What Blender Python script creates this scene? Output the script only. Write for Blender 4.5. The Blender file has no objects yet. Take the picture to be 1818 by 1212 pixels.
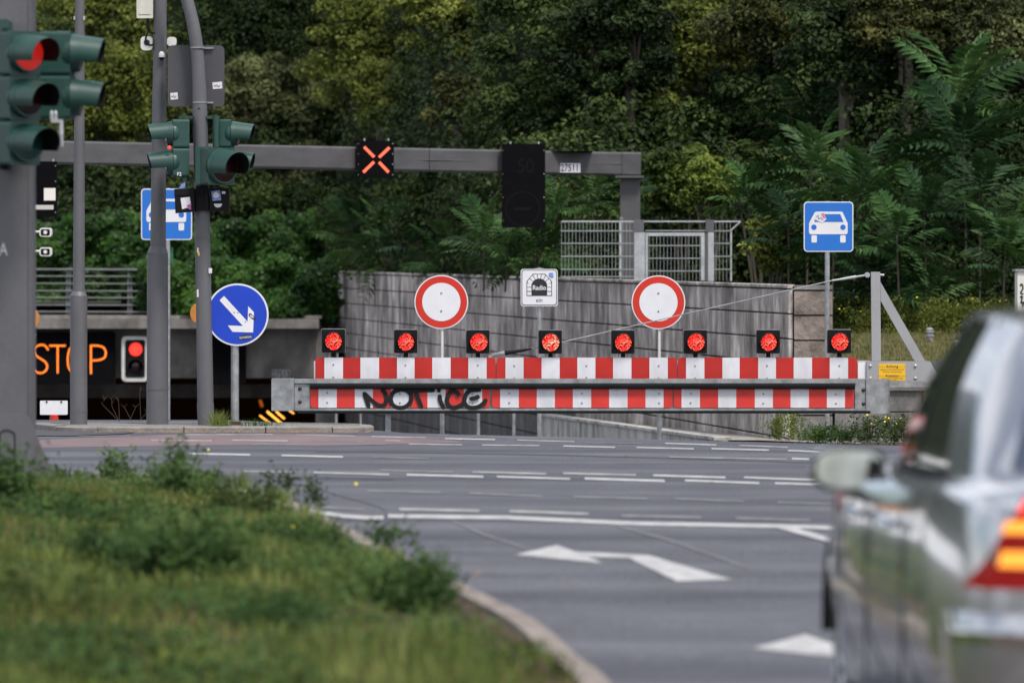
import bpy, math, random
import numpy as np
from mathutils import Vector, Matrix

S = bpy.context.scene
C = S.collection
R = math.radians
F = 12000.0      # focal length in photo pixels (photo 1818 x 1212)
HC = 1.5         # camera height
HY = 495.0       # row of the horizon in the photo

# ------------------------------------------------------------------ camera, sky, sun
cam = bpy.data.cameras.new('camera')
co = bpy.data.objects.new('camera', cam); C.objects.link(co); S.camera = co
co.location = (0, 0, HC); co.rotation_euler = (R(90), 0, 0)
cam.sensor_width = 36; cam.lens = F / 1818 * 36
cam.shift_y = -(606 - HY) / 1818
cam.clip_start = 0.5; cam.clip_end = 2000
cam.dof.use_dof = True; cam.dof.focus_distance = 73; cam.dof.aperture_fstop = 3.9
cam.dof.aperture_blades = 9

SUN_EL, SUN_AZ = 58, 150         # degrees; azimuth from +Y towards +X
w = bpy.data.worlds.new('World'); S.world = w; w.use_nodes = True
nt = w.node_tree; nt.nodes.clear()
out = nt.nodes.new('ShaderNodeOutputWorld'); bg = nt.nodes.new('ShaderNodeBackground')
sky = nt.nodes.new('ShaderNodeTexSky'); sky.sky_type = 'NISHITA'; sky.sun_disc = False
sky.sun_elevation = R(SUN_EL); sky.sun_rotation = R(SUN_AZ); sky.air_density = 1.2; sky.dust_density = 1.5
tc = nt.nodes.new('ShaderNodeTexCoord'); mp = nt.nodes.new('ShaderNodeMapping')
mp.inputs['Scale'].default_value = (1, 1, 2.2)
nz = nt.nodes.new('ShaderNodeTexNoise'); nz.inputs['Scale'].default_value = 2.6; nz.inputs['Detail'].default_value = 7
nz.inputs['Roughness'].default_value = 0.55
rp = nt.nodes.new('ShaderNodeValToRGB'); rp.color_ramp.elements[0].position = 0.42; rp.color_ramp.elements[1].position = 0.56
mx = nt.nodes.new('ShaderNodeMixRGB'); mx.inputs['Color2'].default_value = (9.8, 9.9, 10.4, 1)
L = nt.links.new
L(tc.outputs['Generated'], mp.inputs['Vector']); L(mp.outputs['Vector'], nz.inputs['Vector'])
L(nz.outputs['Fac'], rp.inputs['Fac']); L(rp.outputs['Color'], mx.inputs['Fac']); L(sky.outputs['Color'], mx.inputs['Color1'])
L(mx.outputs['Color'], bg.inputs['Color']); bg.inputs['Strength'].default_value = 0.075
L(bg.outputs['Background'], out.inputs['Surface'])

sl = bpy.data.lights.new('sun', 'SUN'); sl.energy = 1.9; sl.angle = R(12); sl.color = (1, 0.94, 0.86)
so = bpy.data.objects.new('sun', sl); C.objects.link(so)
az = R(SUN_AZ); el = R(SUN_EL)
sd = Vector((math.sin(az) * math.cos(el), math.cos(az) * math.cos(el), math.sin(el)))
so.rotation_euler = sd.to_track_quat('Z', 'Y').to_euler()
S.view_settings.view_transform = 'Standard'; S.view_settings.look = 'None'
S.view_settings.gamma = 1; S.view_settings.use_curve_mapping = False
S.view_settings.exposure = 0.95
try:
    S.cycles.use_denoising = True; S.cycles.max_bounces = 6; S.cycles.transparent_max_bounces = 4
except Exception: pass

# ------------------------------------------------------------------ materials
def newmat(name):
    m = bpy.data.materials.new(name); m.use_nodes = True
    return m, m.node_tree, m.node_tree.nodes['Principled BSDF']

def mat(name, col, rough=0.6, metal=0.0, var=0.0, vscale=3.0, stretch=(1, 1, 1), bump=0.0, bscale=40.0, col2=None, coat=0.0,
        lo=0.35, hi=0.65, world=True):
    m, t, p = newmat(name)
    p.inputs['Base Color'].default_value = (*col, 1); p.inputs['Roughness'].default_value = rough
    p.inputs['Metallic'].default_value = metal; p.inputs['Coat Weight'].default_value = coat
    N = t.nodes; K = t.links.new
    g = N.new('ShaderNodeNewGeometry'); mpn = N.new('ShaderNodeMapping'); mpn.inputs['Scale'].default_value = stretch
    K(g.outputs['Position'], mpn.inputs['Vector'])
    if var > 0 or col2:
        n = N.new('ShaderNodeTexNoise'); n.inputs['Scale'].default_value = vscale; n.inputs['Detail'].default_value = 6
        n.inputs['Roughness'].default_value = 0.65
        K(mpn.outputs['Vector'], n.inputs['Vector'])
        r = N.new('ShaderNodeValToRGB'); r.color_ramp.elements[0].position = lo; r.color_ramp.elements[1].position = hi
        c2 = col2 or tuple(min(1, c * (1 + var)) for c in col); c1 = tuple(c * (1 - var) for c in col) if not col2 else col
        r.color_ramp.elements[0].color = (*c1, 1); r.color_ramp.elements[1].color = (*c2, 1)
        K(n.outputs['Fac'], r.inputs['Fac']); K(r.outputs['Color'], p.inputs['Base Color'])
    if bump > 0:
        n2 = N.new('ShaderNodeTexNoise'); n2.inputs['Scale'].default_value = bscale; n2.inputs['Detail'].default_value = 4
        K(mpn.outputs['Vector'], n2.inputs['Vector'])
        b = N.new('ShaderNodeBump'); b.inputs['Strength'].default_value = bump; b.inputs['Distance'].default_value = 0.02
        K(n2.outputs['Fac'], b.inputs['Height']); K(b.outputs['Normal'], p.inputs['Normal'])
    return m

def emis(name, col, s, base=(0.02, 0.02, 0.02)):
    m, t, p = newmat(name)
    p.inputs['Base Color'].default_value = (*base, 1)
    p.inputs['Emission Color'].default_value = (*col, 1); p.inputs['Emission Strength'].default_value = s
    return m

def leafmat(name, cols, trans=0.25, rough=0.5, patch=1.3):
    """cols: dark, mid, light; varies per leaf, and in patches over the plant"""
    m, t, p = newmat(name); N = t.nodes; K = t.links.new
    g = N.new('ShaderNodeNewGeometry')
    n = N.new('ShaderNodeTexNoise'); n.inputs['Scale'].default_value = patch; n.inputs['Detail'].default_value = 2
    K(g.outputs['Position'], n.inputs['Vector'])
    a = N.new('ShaderNodeMath'); a.operation = 'MULTIPLY_ADD'; a.inputs[1].default_value = 0.40
    mm = N.new('ShaderNodeMath'); mm.operation = 'MULTIPLY_ADD'; mm.inputs[1].default_value = 2.1; mm.inputs[2].default_value = -0.72
    K(n.outputs['Fac'], mm.inputs[0])
    K(g.outputs['Random Per Island'], a.inputs[0]); K(mm.outputs[0], a.inputs[2])
    r = N.new('ShaderNodeValToRGB'); e = r.color_ramp.elements
    e[0].position = 0.15; e[0].color = (*cols[0], 1); e[1].position = 1.0; e[1].color = (*cols[2], 1)
    x = e.new(0.6); x.color = (*cols[1], 1)
    K(a.outputs[0], r.inputs['Fac']); K(r.outputs['Color'], p.inputs['Base Color'])
    p.inputs['Roughness'].default_value = rough; p.inputs['Specular IOR Level'].default_value = 0.14
    tr = N.new('ShaderNodeBsdfTranslucent'); K(r.outputs['Color'], tr.inputs['Color'])
    ms = N.new('ShaderNodeMixShader'); ms.inputs[0].default_value = trans
    o = N['Material Output']; K(p.outputs[0], ms.inputs[1]); K(tr.outputs[0], ms.inputs[2]); K(ms.outputs[0], o.inputs['Surface'])
    return m

M = {}
M['steel'] = mat('painted_pole_grey', (0.098, 0.098, 0.107), 0.5, 0.0, 0.12, 4, (1, 1, .4), .15, 60)
M['gantry'] = mat('gantry_paint', (0.078, 0.075, 0.079), 0.55, 0, 0.18, 1.5, (1, 1, 3), .1, 30)
M['galv'] = mat('galvanised', (0.27, 0.28, 0.29), 0.42, 0.35, 0.28, 9, (1, 1, 1), .06, 30)
M['raildark'] = mat('weathered_rail', (0.14, 0.145, 0.15), .5, .2, .2, 5)
M['fencewire'] = mat('fence_wire', (0.27, 0.285, 0.29), .5, .2, .2, 5)
M['galv2'] = mat('galvanised_bright', (0.42, 0.43, 0.45), 0.4, 0.3, 0.2, 5)
M['lightgrey'] = mat('light_grey_paint', (0.30, 0.30, 0.315), 0.4, 0, 0.06, 3)
M['rubber'] = mat('black_rubber', (0.007, 0.007, 0.008), 0.75, 0, 0.3, 6)
M['black'] = mat('black_plastic', (0.005, 0.005, 0.006), 0.7, 0, 0.2, 8)
M['blackbox'] = mat('black_board', (0.0035, 0.0035, 0.0045), 0.9, 0, 0.15, 8)
M['blackbox'].node_tree.nodes['Principled BSDF'].inputs['Specular IOR Level'].default_value = .08
M['black'].node_tree.nodes['Principled BSDF'].inputs['Specular IOR Level'].default_value = .2
M['rubber'].node_tree.nodes['Principled BSDF'].inputs['Specular IOR Level'].default_value = .2
M['white'] = mat('sign_white', (0.68, 0.68, 0.71), 0.35, 0, 0.04, 6)
M['whiteb'] = mat('board_white', (0.60, 0.60, 0.64), 0.5, 0, 0.10, 6, (1, 1, .4))
M['red'] = mat('sign_red', (0.53, 0.022, 0.008), 0.45, 0, 0.05, 2)
M['red2'] = mat('board_red_lower', (0.58, 0.030, 0.022), 0.5, 0, 0.12, 2)
M['redb'] = mat('board_red_upper', (0.42, 0.010, 0.005), 0.5, 0, 0.12, 2)
M['blue'] = mat('sign_blue', (0.006, 0.045, 0.45), 0.3, 0, 0.06, 3)
M['blue2'] = mat('motor_road_blue', (0.012, 0.14, 0.52), 0.35, 0, 0.05, 3)
M['green'] = mat('signal_green', (0.012, 0.050, 0.040), 0.42, 0, 0.12, 5)
M['signback'] = mat('sign_back', (0.055, 0.055, 0.062), 0.5, 0, 0.08, 3)
M['lens'] = mat('dark_red_lens', (0.016, 0.003, 0.003), 0.25)
M['lensg'] = mat('dark_green_lens', (0.006, 0.04, 0.035), 0.2)
M['yellow'] = mat('yellow_plate', (0.75, 0.43, 0.012), 0.45, 0, 0.05, 6)
M['orange'] = mat('orange_plastic', (0.55, 0.21, 0.04), 0.45, 0, .1, 6)
M['ink'] = mat('black_print', (0.015, 0.015, 0.017), 0.5)
M['paint'] = mat('spray_paint', (0.004, 0.004, 0.005), 0.85, 0, 0.3, 20)
M['white_plastic'] = mat('white_plastic', (0.62, 0.61, 0.58), 0.45, 0, .08, 8)
M['cream'] = mat('cream_box', (0.55, 0.54, 0.47), 0.5, 0, .1, 8)
M['led_x'] = emis('cross_led', (1.0, 0.13, 0.055), .85)
M['led_stop'] = emis('amber_led', (1.0, 0.20, 0.012), 1.1)
M['led_red'] = emis('red_led', (1.0, 0.045, 0.03), .85)
M['tunnel_reflection_glow'] = emis('tunnel_reflection_glow', (1.0, 0.42, 0.06), 1.4)  # emission for the reflection streaks inside the tunnel
M['amberlamp'] = emis('amber_lamp', (1.0, 0.34, 0.03), 1.0)
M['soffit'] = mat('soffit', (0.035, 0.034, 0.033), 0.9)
M['sticker'] = mat('sticker_paper', (0.62, 0.60, 0.62), 0.6, 0, .12, 60)
M['stickerb'] = mat('sticker_blue', (0.16, 0.25, 0.55), 0.5, 0, .5, 50)
M['pink'] = mat('sticker_pink', (0.6, 0.2, 0.22), 0.5, 0, .4, 60)

# wall concrete: vertical streaks of lime and soot
def concrete(name, dark, mid, light, sx=1.6, soot=0.55, zs=.16):
    m, t, p = newmat(name); N = t.nodes; K = t.links.new
    g = N.new('ShaderNodeNewGeometry')
    mpn = N.new('ShaderNodeMapping'); mpn.inputs['Scale'].default_value = (1, .35, zs)
    K(g.outputs['Position'], mpn.inputs['Vector'])
    n = N.new('ShaderNodeTexNoise'); n.inputs['Scale'].default_value = sx * 2.2; n.inputs['Detail'].default_value = 8; n.inputs['Roughness'].default_value = .7
    K(mpn.outputs['Vector'], n.inputs['Vector'])
    r = N.new('ShaderNodeValToRGB'); e = r.color_ramp.elements
    e[0].position = 0.34; e[0].color = (*dark, 1); e[1].position = 0.72; e[1].color = (*light, 1)
    x = e.new(0.52); x.color = (*mid, 1)
    K(n.outputs['Fac'], r.inputs['Fac'])
    n2 = N.new('ShaderNodeTexNoise'); n2.inputs['Scale'].default_value = 1.1; n2.inputs['Detail'].default_value = 5
    K(g.outputs['Position'], n2.inputs['Vector'])
    r2 = N.new('ShaderNodeValToRGB'); r2.color_ramp.elements[0].position = .38; r2.color_ramp.elements[1].position = .62
    r2.color_ramp.elements[0].color = (soot, soot, soot, 1); r2.color_ramp.elements[1].color = (1.1, 1.1, 1.1, 1)
    K(n2.outputs['Fac'], r2.inputs['Fac'])
    mu = N.new('ShaderNodeMixRGB'); mu.blend_type = 'MULTIPLY'; mu.inputs['Fac'].default_value = 1
    K(r.outputs['Color'], mu.inputs['Color1']); K(r2.outputs['Color'], mu.inputs['Color2']); K(mu.outputs['Color'], p.inputs['Base Color'])
    p.inputs['Roughness'].default_value = 0.85
    n3 = N.new('ShaderNodeTexNoise'); n3.inputs['Scale'].default_value = 22; n3.inputs['Detail'].default_value = 5
    K(g.outputs['Position'], n3.inputs['Vector'])
    b = N.new('ShaderNodeBump'); b.inputs['Strength'].default_value = .4; b.inputs['Distance'].default_value = .02
    K(n3.outputs['Fac'], b.inputs['Height']); K(b.outputs['Normal'], p.inputs['Normal'])
    return m
M['wall'] = concrete('streaked_concrete', (0.11, 0.095, 0.09), (0.39, 0.345, 0.32), (0.80, 0.745, 0.70), 2.8, .5)
M['wall_low'] = concrete('dark_concrete', (0.03, 0.028, 0.028), (0.07, 0.065, 0.065), (0.17, 0.16, 0.16), 2.2)  # darker concrete for the lower courses and the upper retaining wall
M['wall_brown'] = mat('brown_rough_stone', (0.20, 0.165, 0.145), 0.9, 0, 0.5, 3, (1, 1, 1), .9, 16)
M['wall_grey'] = concrete('grey_block', (0.10, 0.097, 0.095), (0.17, 0.165, 0.16), (0.26, 0.25, 0.245), 3, .75, .8)
M['wall_light'] = concrete('pale_concrete', (0.11, 0.105, 0.10), (0.36, 0.35, 0.33), (0.46, 0.45, 0.43), 2.2, .85)
M['portal'] = concrete('portal_concrete', (0.12, 0.11, 0.102), (0.21, 0.195, 0.18), (0.29, 0.27, 0.25), 1.0, .7, .6)
M['joint'] = mat('joint_dark', (0.02, 0.019, 0.018), 0.95)
M['tunnel'] = mat('tunnel_dark', (0.05, 0.045, 0.04), 0.9, 0, .3, 1)
M['kerb'] = mat('kerb_stone', (0.20, 0.185, 0.17), 0.85, 0, 0.22, 7, (1, 1, 1), .5, 30)
M['kerb2'] = mat('verge_kerb_stone', (0.19, 0.16, 0.14), 0.85, 0, 0.42, 6, (1, 1, 1), .5, 30)
M['cobble'] = mat('island_paving', (0.17, 0.16, 0.15), 0.9, 0, 0.45, 22, (1, 1, 1), 1, 25)
M['soil'] = mat('soil', (0.07, 0.052, 0.036), 0.95, 0, 0.3, 2, (1, 1, 1), .8, 12)
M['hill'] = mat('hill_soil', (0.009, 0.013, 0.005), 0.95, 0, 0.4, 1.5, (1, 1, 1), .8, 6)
M['drygrass'] = mat('dry_bank', (0.115, 0.092, 0.055), 0.95, 0, 0.35, 2.4, (1, .5, 1), .8, 18, col2=(0.055, 0.062, 0.024))
M['dirt'] = mat('dusty_ledge', (0.15, 0.125, 0.105), 0.95, 0, 0.4, 3.5, (1, .3, 1), .8, 12, col2=(0.30, 0.28, 0.25))
M['paved'] = mat('paved_strip', (0.16, 0.145, 0.125), 0.9, 0, 0.2, 4)
M['bark'] = mat('bark', (0.075, 0.065, 0.05), 0.9, 0, .3, 5, (1, 1, .3), .6, 12)
M['barkpale'] = mat('pale_bark', (0.16, 0.145, 0.12), 0.9, 0, .3, 5, (1, 1, .3), .6, 12)
M['mark'] = mat('road_marking', (0.27, 0.27, 0.275), 0.7, 0, .18, 9, (1, .3, 1), .3, 60, col2=(0.43, 0.43, 0.43))
M['mark_faint'] = mat('worn_marking', (0.105, 0.105, 0.113), 0.8, 0, .2, 7, (1, .3, 1), .3, 60, col2=(0.19, 0.19, 0.195))
M['mark_mid'] = mat('half_worn_marking', (0.18, 0.18, 0.185), 0.8, 0, .2, 5, (1, .3, 1), .3, 60, col2=(0.34, 0.34, 0.34))
M['crack'] = mat('tar_seam', (0.022, 0.022, 0.025), 0.7)
M['redlane'] = mat('red_cycle_lane', (0.115, 0.082, 0.088), 0.85, 0, 0.2, 1.8, (1, .3, 1), .3, 80, col2=(0.17, 0.115, 0.12))
M['deadleaf'] = mat('dead_leaf', (0.26, 0.13, 0.05), 0.8, 0, .5, 30)

for k_ in ('hill', 'soil', 'drygrass'): M[k_].node_tree.nodes['Principled BSDF'].inputs['Specular IOR Level'].default_value = .05
# asphalt: base grain, wheel tracks worn across, patches
m, t, p = newmat('asphalt'); N = t.nodes; K = t.links.new
g = N.new('ShaderNodeNewGeometry')
def noi(scale, st, det=5):
    a = N.new('ShaderNodeMapping'); a.inputs['Scale'].default_value = st
    b = N.new('ShaderNodeTexNoise'); b.inputs['Scale'].default_value = scale; b.inputs['Detail'].default_value = det
    K(g.outputs['Position'], a.inputs['Vector']); K(a.outputs['Vector'], b.inputs['Vector']); return b
na = noi(.6, (.10, 1, 1), 5); nb = noi(60, (1, .35, 1), 4); nc = noi(2.2, (.8, .6, 1), 6)
r1 = N.new('ShaderNodeValToRGB'); r1.color_ramp.elements[0].position = .38; r1.color_ramp.elements[1].position = .62
r1.color_ramp.elements[0].color = (0.046, 0.047, 0.062, 1); r1.color_ramp.elements[1].color = (0.090, 0.0925, 0.107, 1)
K(na.outputs['Fac'], r1.inputs['Fac'])
r2 = N.new('ShaderNodeValToRGB'); r2.color_ramp.elements[0].color = (.55, .55, .55, 1); r2.color_ramp.elements[1].color = (1.5, 1.5, 1.5, 1)
r2.color_ramp.elements[0].position = .3; r2.color_ramp.elements[1].position = .7
K(nb.outputs['Fac'], r2.inputs['Fac'])
r3 = N.new('ShaderNodeValToRGB'); r3.color_ramp.elements[0].color = (.88, .88, .88, 1); r3.color_ramp.elements[1].color = (1.12, 1.12, 1.12, 1)
r3.color_ramp.elements[0].position = .35; r3.color_ramp.elements[1].position = .65
K(nc.outputs['Fac'], r3.inputs['Fac'])
u1 = N.new('ShaderNodeMixRGB'); u1.blend_type = 'MULTIPLY'; u1.inputs['Fac'].default_value = 1
u2 = N.new('ShaderNodeMixRGB'); u2.blend_type = 'MULTIPLY'; u2.inputs['Fac'].default_value = 1
K(r1.outputs['Color'], u1.inputs['Color1']); K(r2.outputs['Color'], u1.inputs['Color2'])
K(u1.outputs['Color'], u2.inputs['Color1']); K(r3.outputs['Color'], u2.inputs['Color2']); K(u2.outputs['Color'], p.inputs['Base Color'])
p.inputs['Roughness'].default_value = .72; p.inputs['Specular IOR Level'].default_value = .3
bb = N.new('ShaderNodeBump'); bb.inputs['Strength'].default_value = .5; bb.inputs['Distance'].default_value = .01
K(nb.outputs['Fac'], bb.inputs['Height']); K(bb.outputs['Normal'], p.inputs['Normal'])
M['asphalt'] = m

# LED lens with rings of separate diodes
def ledlens(name, core):
    m, t, p = newmat(name); N = t.nodes; K = t.links.new
    tc = N.new('ShaderNodeTexCoord')
    v = N.new('ShaderNodeTexVoronoi'); v.inputs['Scale'].default_value = 75
    K(tc.outputs['Object'], v.inputs['Vector'])
    r = N.new('ShaderNodeValToRGB'); r.color_ramp.elements[0].position = .28; r.color_ramp.elements[1].position = .55
    r.color_ramp.elements[0].color = (1, 1, 1, 1); r.color_ramp.elements[1].color = (.06, .06, .06, 1)
    K(v.outputs['Distance'], r.inputs['Fac'])
    n = N.new('ShaderNodeTexNoise'); n.inputs['Scale'].default_value = 14; K(tc.outputs['Object'], n.inputs['Vector'])
    r2 = N.new('ShaderNodeValToRGB'); r2.color_ramp.elements[0].position = .42; r2.color_ramp.elements[1].position = .68
    r2.color_ramp.elements[0].color = (1, .018, .014, 1); r2.color_ramp.elements[1].color = (1, core, core * .6, 1)
    K(n.outputs['Fac'], r2.inputs['Fac'])
    K(r2.outputs['Color'], p.inputs['Emission Color'])
    s = N.new('ShaderNodeMath'); s.operation = 'MULTIPLY'; s.inputs[1].default_value = 1.7
    K(r.outputs['Color'], s.inputs[0]); K(s.outputs[0], p.inputs['Emission Strength'])
    p.inputs['Base Color'].default_value = (.1, .01, .01, 1); p.inputs['Roughness'].default_value = .25
    return m
M['lamp_led'] = ledlens('warning_lamp_led', .14); M['lamp_led2'] = ledlens('warning_lamp_led_bright', .42)

# foliage colours
LM = {
 'dark': leafmat('leaf_dark', ((.007, .015, .004), (.022, .040, .011), (.052, .082, .025))),
 'mid': leafmat('leaf_mid', ((.014, .030, .007), (.046, .074, .018), (.110, .150, .040))),
 'olive': leafmat('leaf_olive', ((.034, .050, .009), (.115, .145, .024), (.28, .31, .070))),
 'yellow': leafmat('leaf_yellowgreen', ((.026, .046, .009), (.085, .12, .019), (.20, .235, .045))),
 'pale': leafmat('leaf_grey_olive', ((.026, .036, .014), (.095, .112, .040), (.21, .23, .095))),
 'brown': leafmat('leaf_brownish', ((0.020, 0.027, 0.009), (0.062, 0.073, 0.019), (0.138, 0.125, 0.037))),
 'fern': leafmat('leaf_pinnate', ((.015, .042, .011), (.038, .088, .024), (.088, .165, .044)), .2, .42, .9),
 'fernd': leafmat('leaf_pinnate_shaded', ((.008, .024, .008), (.020, .052, .017), (.045, .095, .030)), .2, .42, .9),  # darker copy of the pinnate leaf, shade put into its colour
 'ivy': leafmat('leaf_ivy', ((.008, .028, .004), (.024, .068, .010), (.058, .130, .020)), .2, .42, 1.0),
 'hop': leafmat('leaf_hop', ((.045, .075, .012), (.12, .17, .026), (.26, .31, .06))),
 'grass': leafmat('grass_blade', ((.052, .084, .018), (.128, .170, .040), (.27, .30, .10)), .3, .6, 1.2),
 'dry': leafmat('dry_blade', ((.08, .07, .028), (.18, .155, .06), (.30, .25, .12)), .3, .7, 2),
 'weed': leafmat('weed_leaf', ((.016, .042, .010), (.048, .096, .024), (.10, .165, .046)), .25, .5, 2),
}

# ------------------------------------------------------------------ mesh building helpers
def P(x, y, D):
    """photo pixel at distance D -> point in the place"""
    return Vector(((x - 909) / F * D, D, HC - (y - HY) / F * D))

def zroad(D):
    t_ = min(1, max(0, (D - 24) / 16.0)); t_ = t_ * t_ * (3 - 2 * t_)
    return -0.09 * (1 - t_)

def Gp(x, y, dz=0.0):
    D = 40.
    for _ in range(30):
        D = (HC - zroad(D)) * F / (y - HY)
    return Vector(((x - 909) / F * D, D, zroad(D) + dz))

class MB:
    def __init__(s): s.v = []; s.f = []; s.mi = []
    def add(s, vs, fs, mi=0):
        b = len(s.v); s.v += [tuple(q) for q in vs]; s.f += [tuple(b + i for i in q) for q in fs]; s.mi += [mi] * len(fs); return s
    def box(s, a, b, mi=0):
        x0, y0, z0 = (min(a[i], b[i]) for i in range(3)); x1, y1, z1 = (max(a[i], b[i]) for i in range(3))
        vs = [(x0, y0, z0), (x1, y0, z0), (x1, y1, z0), (x0, y1, z0), (x0, y0, z1), (x1, y0, z1), (x1, y1, z1), (x0, y1, z1)]
        return s.add(vs, [(0, 1, 5, 4), (1, 2, 6, 5), (2, 3, 7, 6), (3, 0, 4, 7), (4, 5, 6, 7), (3, 2, 1, 0)], mi)
    def bbox(s, a, b, r=.01, mi=0):
        """box with bevelled vertical outline (rounded in XZ) seen from the front"""
        x0, x1 = sorted((a[0], b[0])); z0, z1 = sorted((a[2], b[2])); y0, y1 = sorted((a[1], b[1]))
        return s.prism(rr(x0, z0, x1, z1, r, 3), y0, y1, mi)
    def prism(s, poly, y0, y1, mi=0, bev=0):
        n = len(poly)
        vs = [(x, y0, z) for x, z in poly] + [(x, y1, z) for x, z in poly]
        fs = [tuple(range(n)), tuple(range(2 * n - 1, n - 1, -1))] + [(i, i + n, (i + 1) % n + n, (i + 1) % n) for i in range(n)]
        return s.add(vs, fs, mi)
    def tube(s, pts, rad, n=12, mi=0, cap=True):
        pts = [Vector(q) for q in pts]; k = len(pts)
        rad = rad if isinstance(rad, (list, tuple)) else [rad] * k
        vs = []; up = None
        for i in range(k):
            d = (pts[min(k - 1, i + 1)] - pts[max(0, i - 1)]).normalized()
            if up is None:
                up = Vector((0, 0, 1)) if abs(d.z) < .9 else Vector((0, 1, 0))
            a = d.cross(up).normalized(); b = a.cross(d).normalized(); up = b
            for j in range(n):
                q = 2 * math.pi * j / n
                vs.append(pts[i] + a * math.cos(q) * rad[i] + b * math.sin(q) * rad[i])
        fs = [(i * n + j, i * n + (j + 1) % n, (i + 1) * n + (j + 1) % n, (i + 1) * n + j) for i in range(k - 1) for j in range(n)]
        if cap: fs += [tuple(range(n - 1, -1, -1)), tuple(range((k - 1) * n, k * n))]
        return s.add(vs, fs, mi)
    def dome(s, c, r, depth, axis=(0, -1, 0), n=12, rings=3, mi=0):
        ax = Vector(axis).normalized(); up = Vector((0, 0, 1)) if abs(ax.z) < .9 else Vector((0, 1, 0))
        a = ax.cross(up).normalized(); b = a.cross(ax); c = Vector(c); vs = []
        for k in range(rings):
            q = k / rings * math.pi / 2
            for j in range(n):
                t = 2 * math.pi * j / n
                vs.append(c + (a * math.cos(t) + b * math.sin(t)) * r * math.cos(q) + ax * depth * math.sin(q))
        vs.append(c + ax * depth)
        fs = [(i * n + j, i * n + (j + 1) % n, (i + 1) * n + (j + 1) % n, (i + 1) * n + j) for i in range(rings - 1) for j in range(n)]
        fs += [((rings - 1) * n + j, (rings - 1) * n + (j + 1) % n, rings * n) for j in range(n)]
        return s.add(vs, fs, mi)
    def ribbon(s, pts, width, y, mi=0, th=.0):
        """flat stroke in the XZ plane at depth y; pts = [(x,z)]"""
        n = len(pts); vs = []
        for i in range(n):
            a = Vector(pts[max(0, i - 1)]); b = Vector(pts[min(n - 1, i + 1)]); d = (b - a)
            d = d.normalized() if d.length > 0 else Vector((1, 0)); nn = Vector((-d.y, d.x))
            wd = width[i] if isinstance(width, (list, tuple)) else width
            q = Vector(pts[i]); vs += [(*(q + nn * wd / 2),), (*(q - nn * wd / 2),)]
        if th == 0:
            return s.add([(a, y, b) for a, b in vs], [(2 * i, 2 * i + 1, 2 * i + 3, 2 * i + 2) for i in range(n - 1)], mi)
        N0 = len(vs)
        V = [(a, y, b) for a, b in vs] + [(a, y + th, b) for a, b in vs]
        fs = []
        for i in range(n - 1):
            a, b, c, d = 2 * i, 2 * i + 1, 2 * i + 3, 2 * i + 2
            fs += [(a, b, c, d), (a + N0, d + N0, c + N0, b + N0), (a, d, d + N0, a + N0), (b, b + N0, c + N0, c)]
        fs += [(0, N0, N0 + 1, 1), (N0 - 2, N0 - 1, 2 * N0 - 1, 2 * N0 - 2)]
        return s.add(V, fs, mi)
    def build(s, name, m, parent=None, smooth=False):
        me = bpy.data.meshes.new(name)
        off = Vector((0, 0, 0)); q = parent
        while q is not None: off += q.location; q = q.parent
        me.from_pydata([(a - off.x, b - off.y, c - off.z) for a, b, c in s.v], [], s.f)
        for x in (m if isinstance(m, (list, tuple)) else [m]): me.materials.append(M[x] if isinstance(x, str) else x)
        if any(s.mi): me.polygons.foreach_set('material_index', s.mi)
        if smooth:
            me.polygons.foreach_set('use_smooth', [True] * len(me.polygons))
            try: me.set_sharp_from_angle(angle=R(38))
            except Exception: pass
        me.update()
        o = bpy.data.objects.new(name, me); C.objects.link(o)
        if parent: o.parent = parent
        return o

def rr(x0, z0, x1, z1, r, n=5):
    pts = []
    for cx, cz, a in ((x1 - r, z1 - r, 0), (x0 + r, z1 - r, 90), (x0 + r, z0 + r, 180), (x1 - r, z0 + r, 270)):
        for i in range(n + 1):
            t = R(a + 90 * i / n); pts.append((cx + r * math.cos(t), cz + r * math.sin(t)))
    return pts[::-1]
def circ(cx, cz, r, n=40): return [(cx + r * math.cos(-2 * math.pi * i / n), cz + r * math.sin(-2 * math.pi * i / n)) for i in range(n)]
def px(x, y, D): q = P(x, y, D); return (q.x, q.z)
def poly(pts, D, Dm=None): return [px(a, b, Dm or D) for a, b in pts]

def tag(o, label=None, cat=None, group=None, kind=None):
    if label: o['label'] = label
    if cat: o['category'] = cat
    if group: o['group'] = group
    if kind: o['kind'] = kind
    return o
def thing(name, label, cat, loc, group=None):
    o = bpy.data.objects.new(name, None); C.objects.link(o); o.location = loc; o.empty_display_size = .2
    bpy.context.view_layer.update
    return tag(o, label, cat, group)
def catmull(pts, k=6):
    out = []; n = len(pts)
    for i in range(n - 1):
        p0, p1, p2, p3 = (Vector(pts[max(0, i - 1)]), Vector(pts[i]), Vector(pts[i + 1]), Vector(pts[min(n - 1, i + 2)]))
        for j in range(k):
            t = j / k
            out.append(tuple(.5 * ((2 * p1) + (-p0 + p2) * t + (2 * p0 - 5 * p1 + 4 * p2 - p3) * t * t + (-p0 + 3 * p1 - 3 * p2 + p3) * t ** 3)))
    out.append(tuple(pts[-1])); return out

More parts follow.
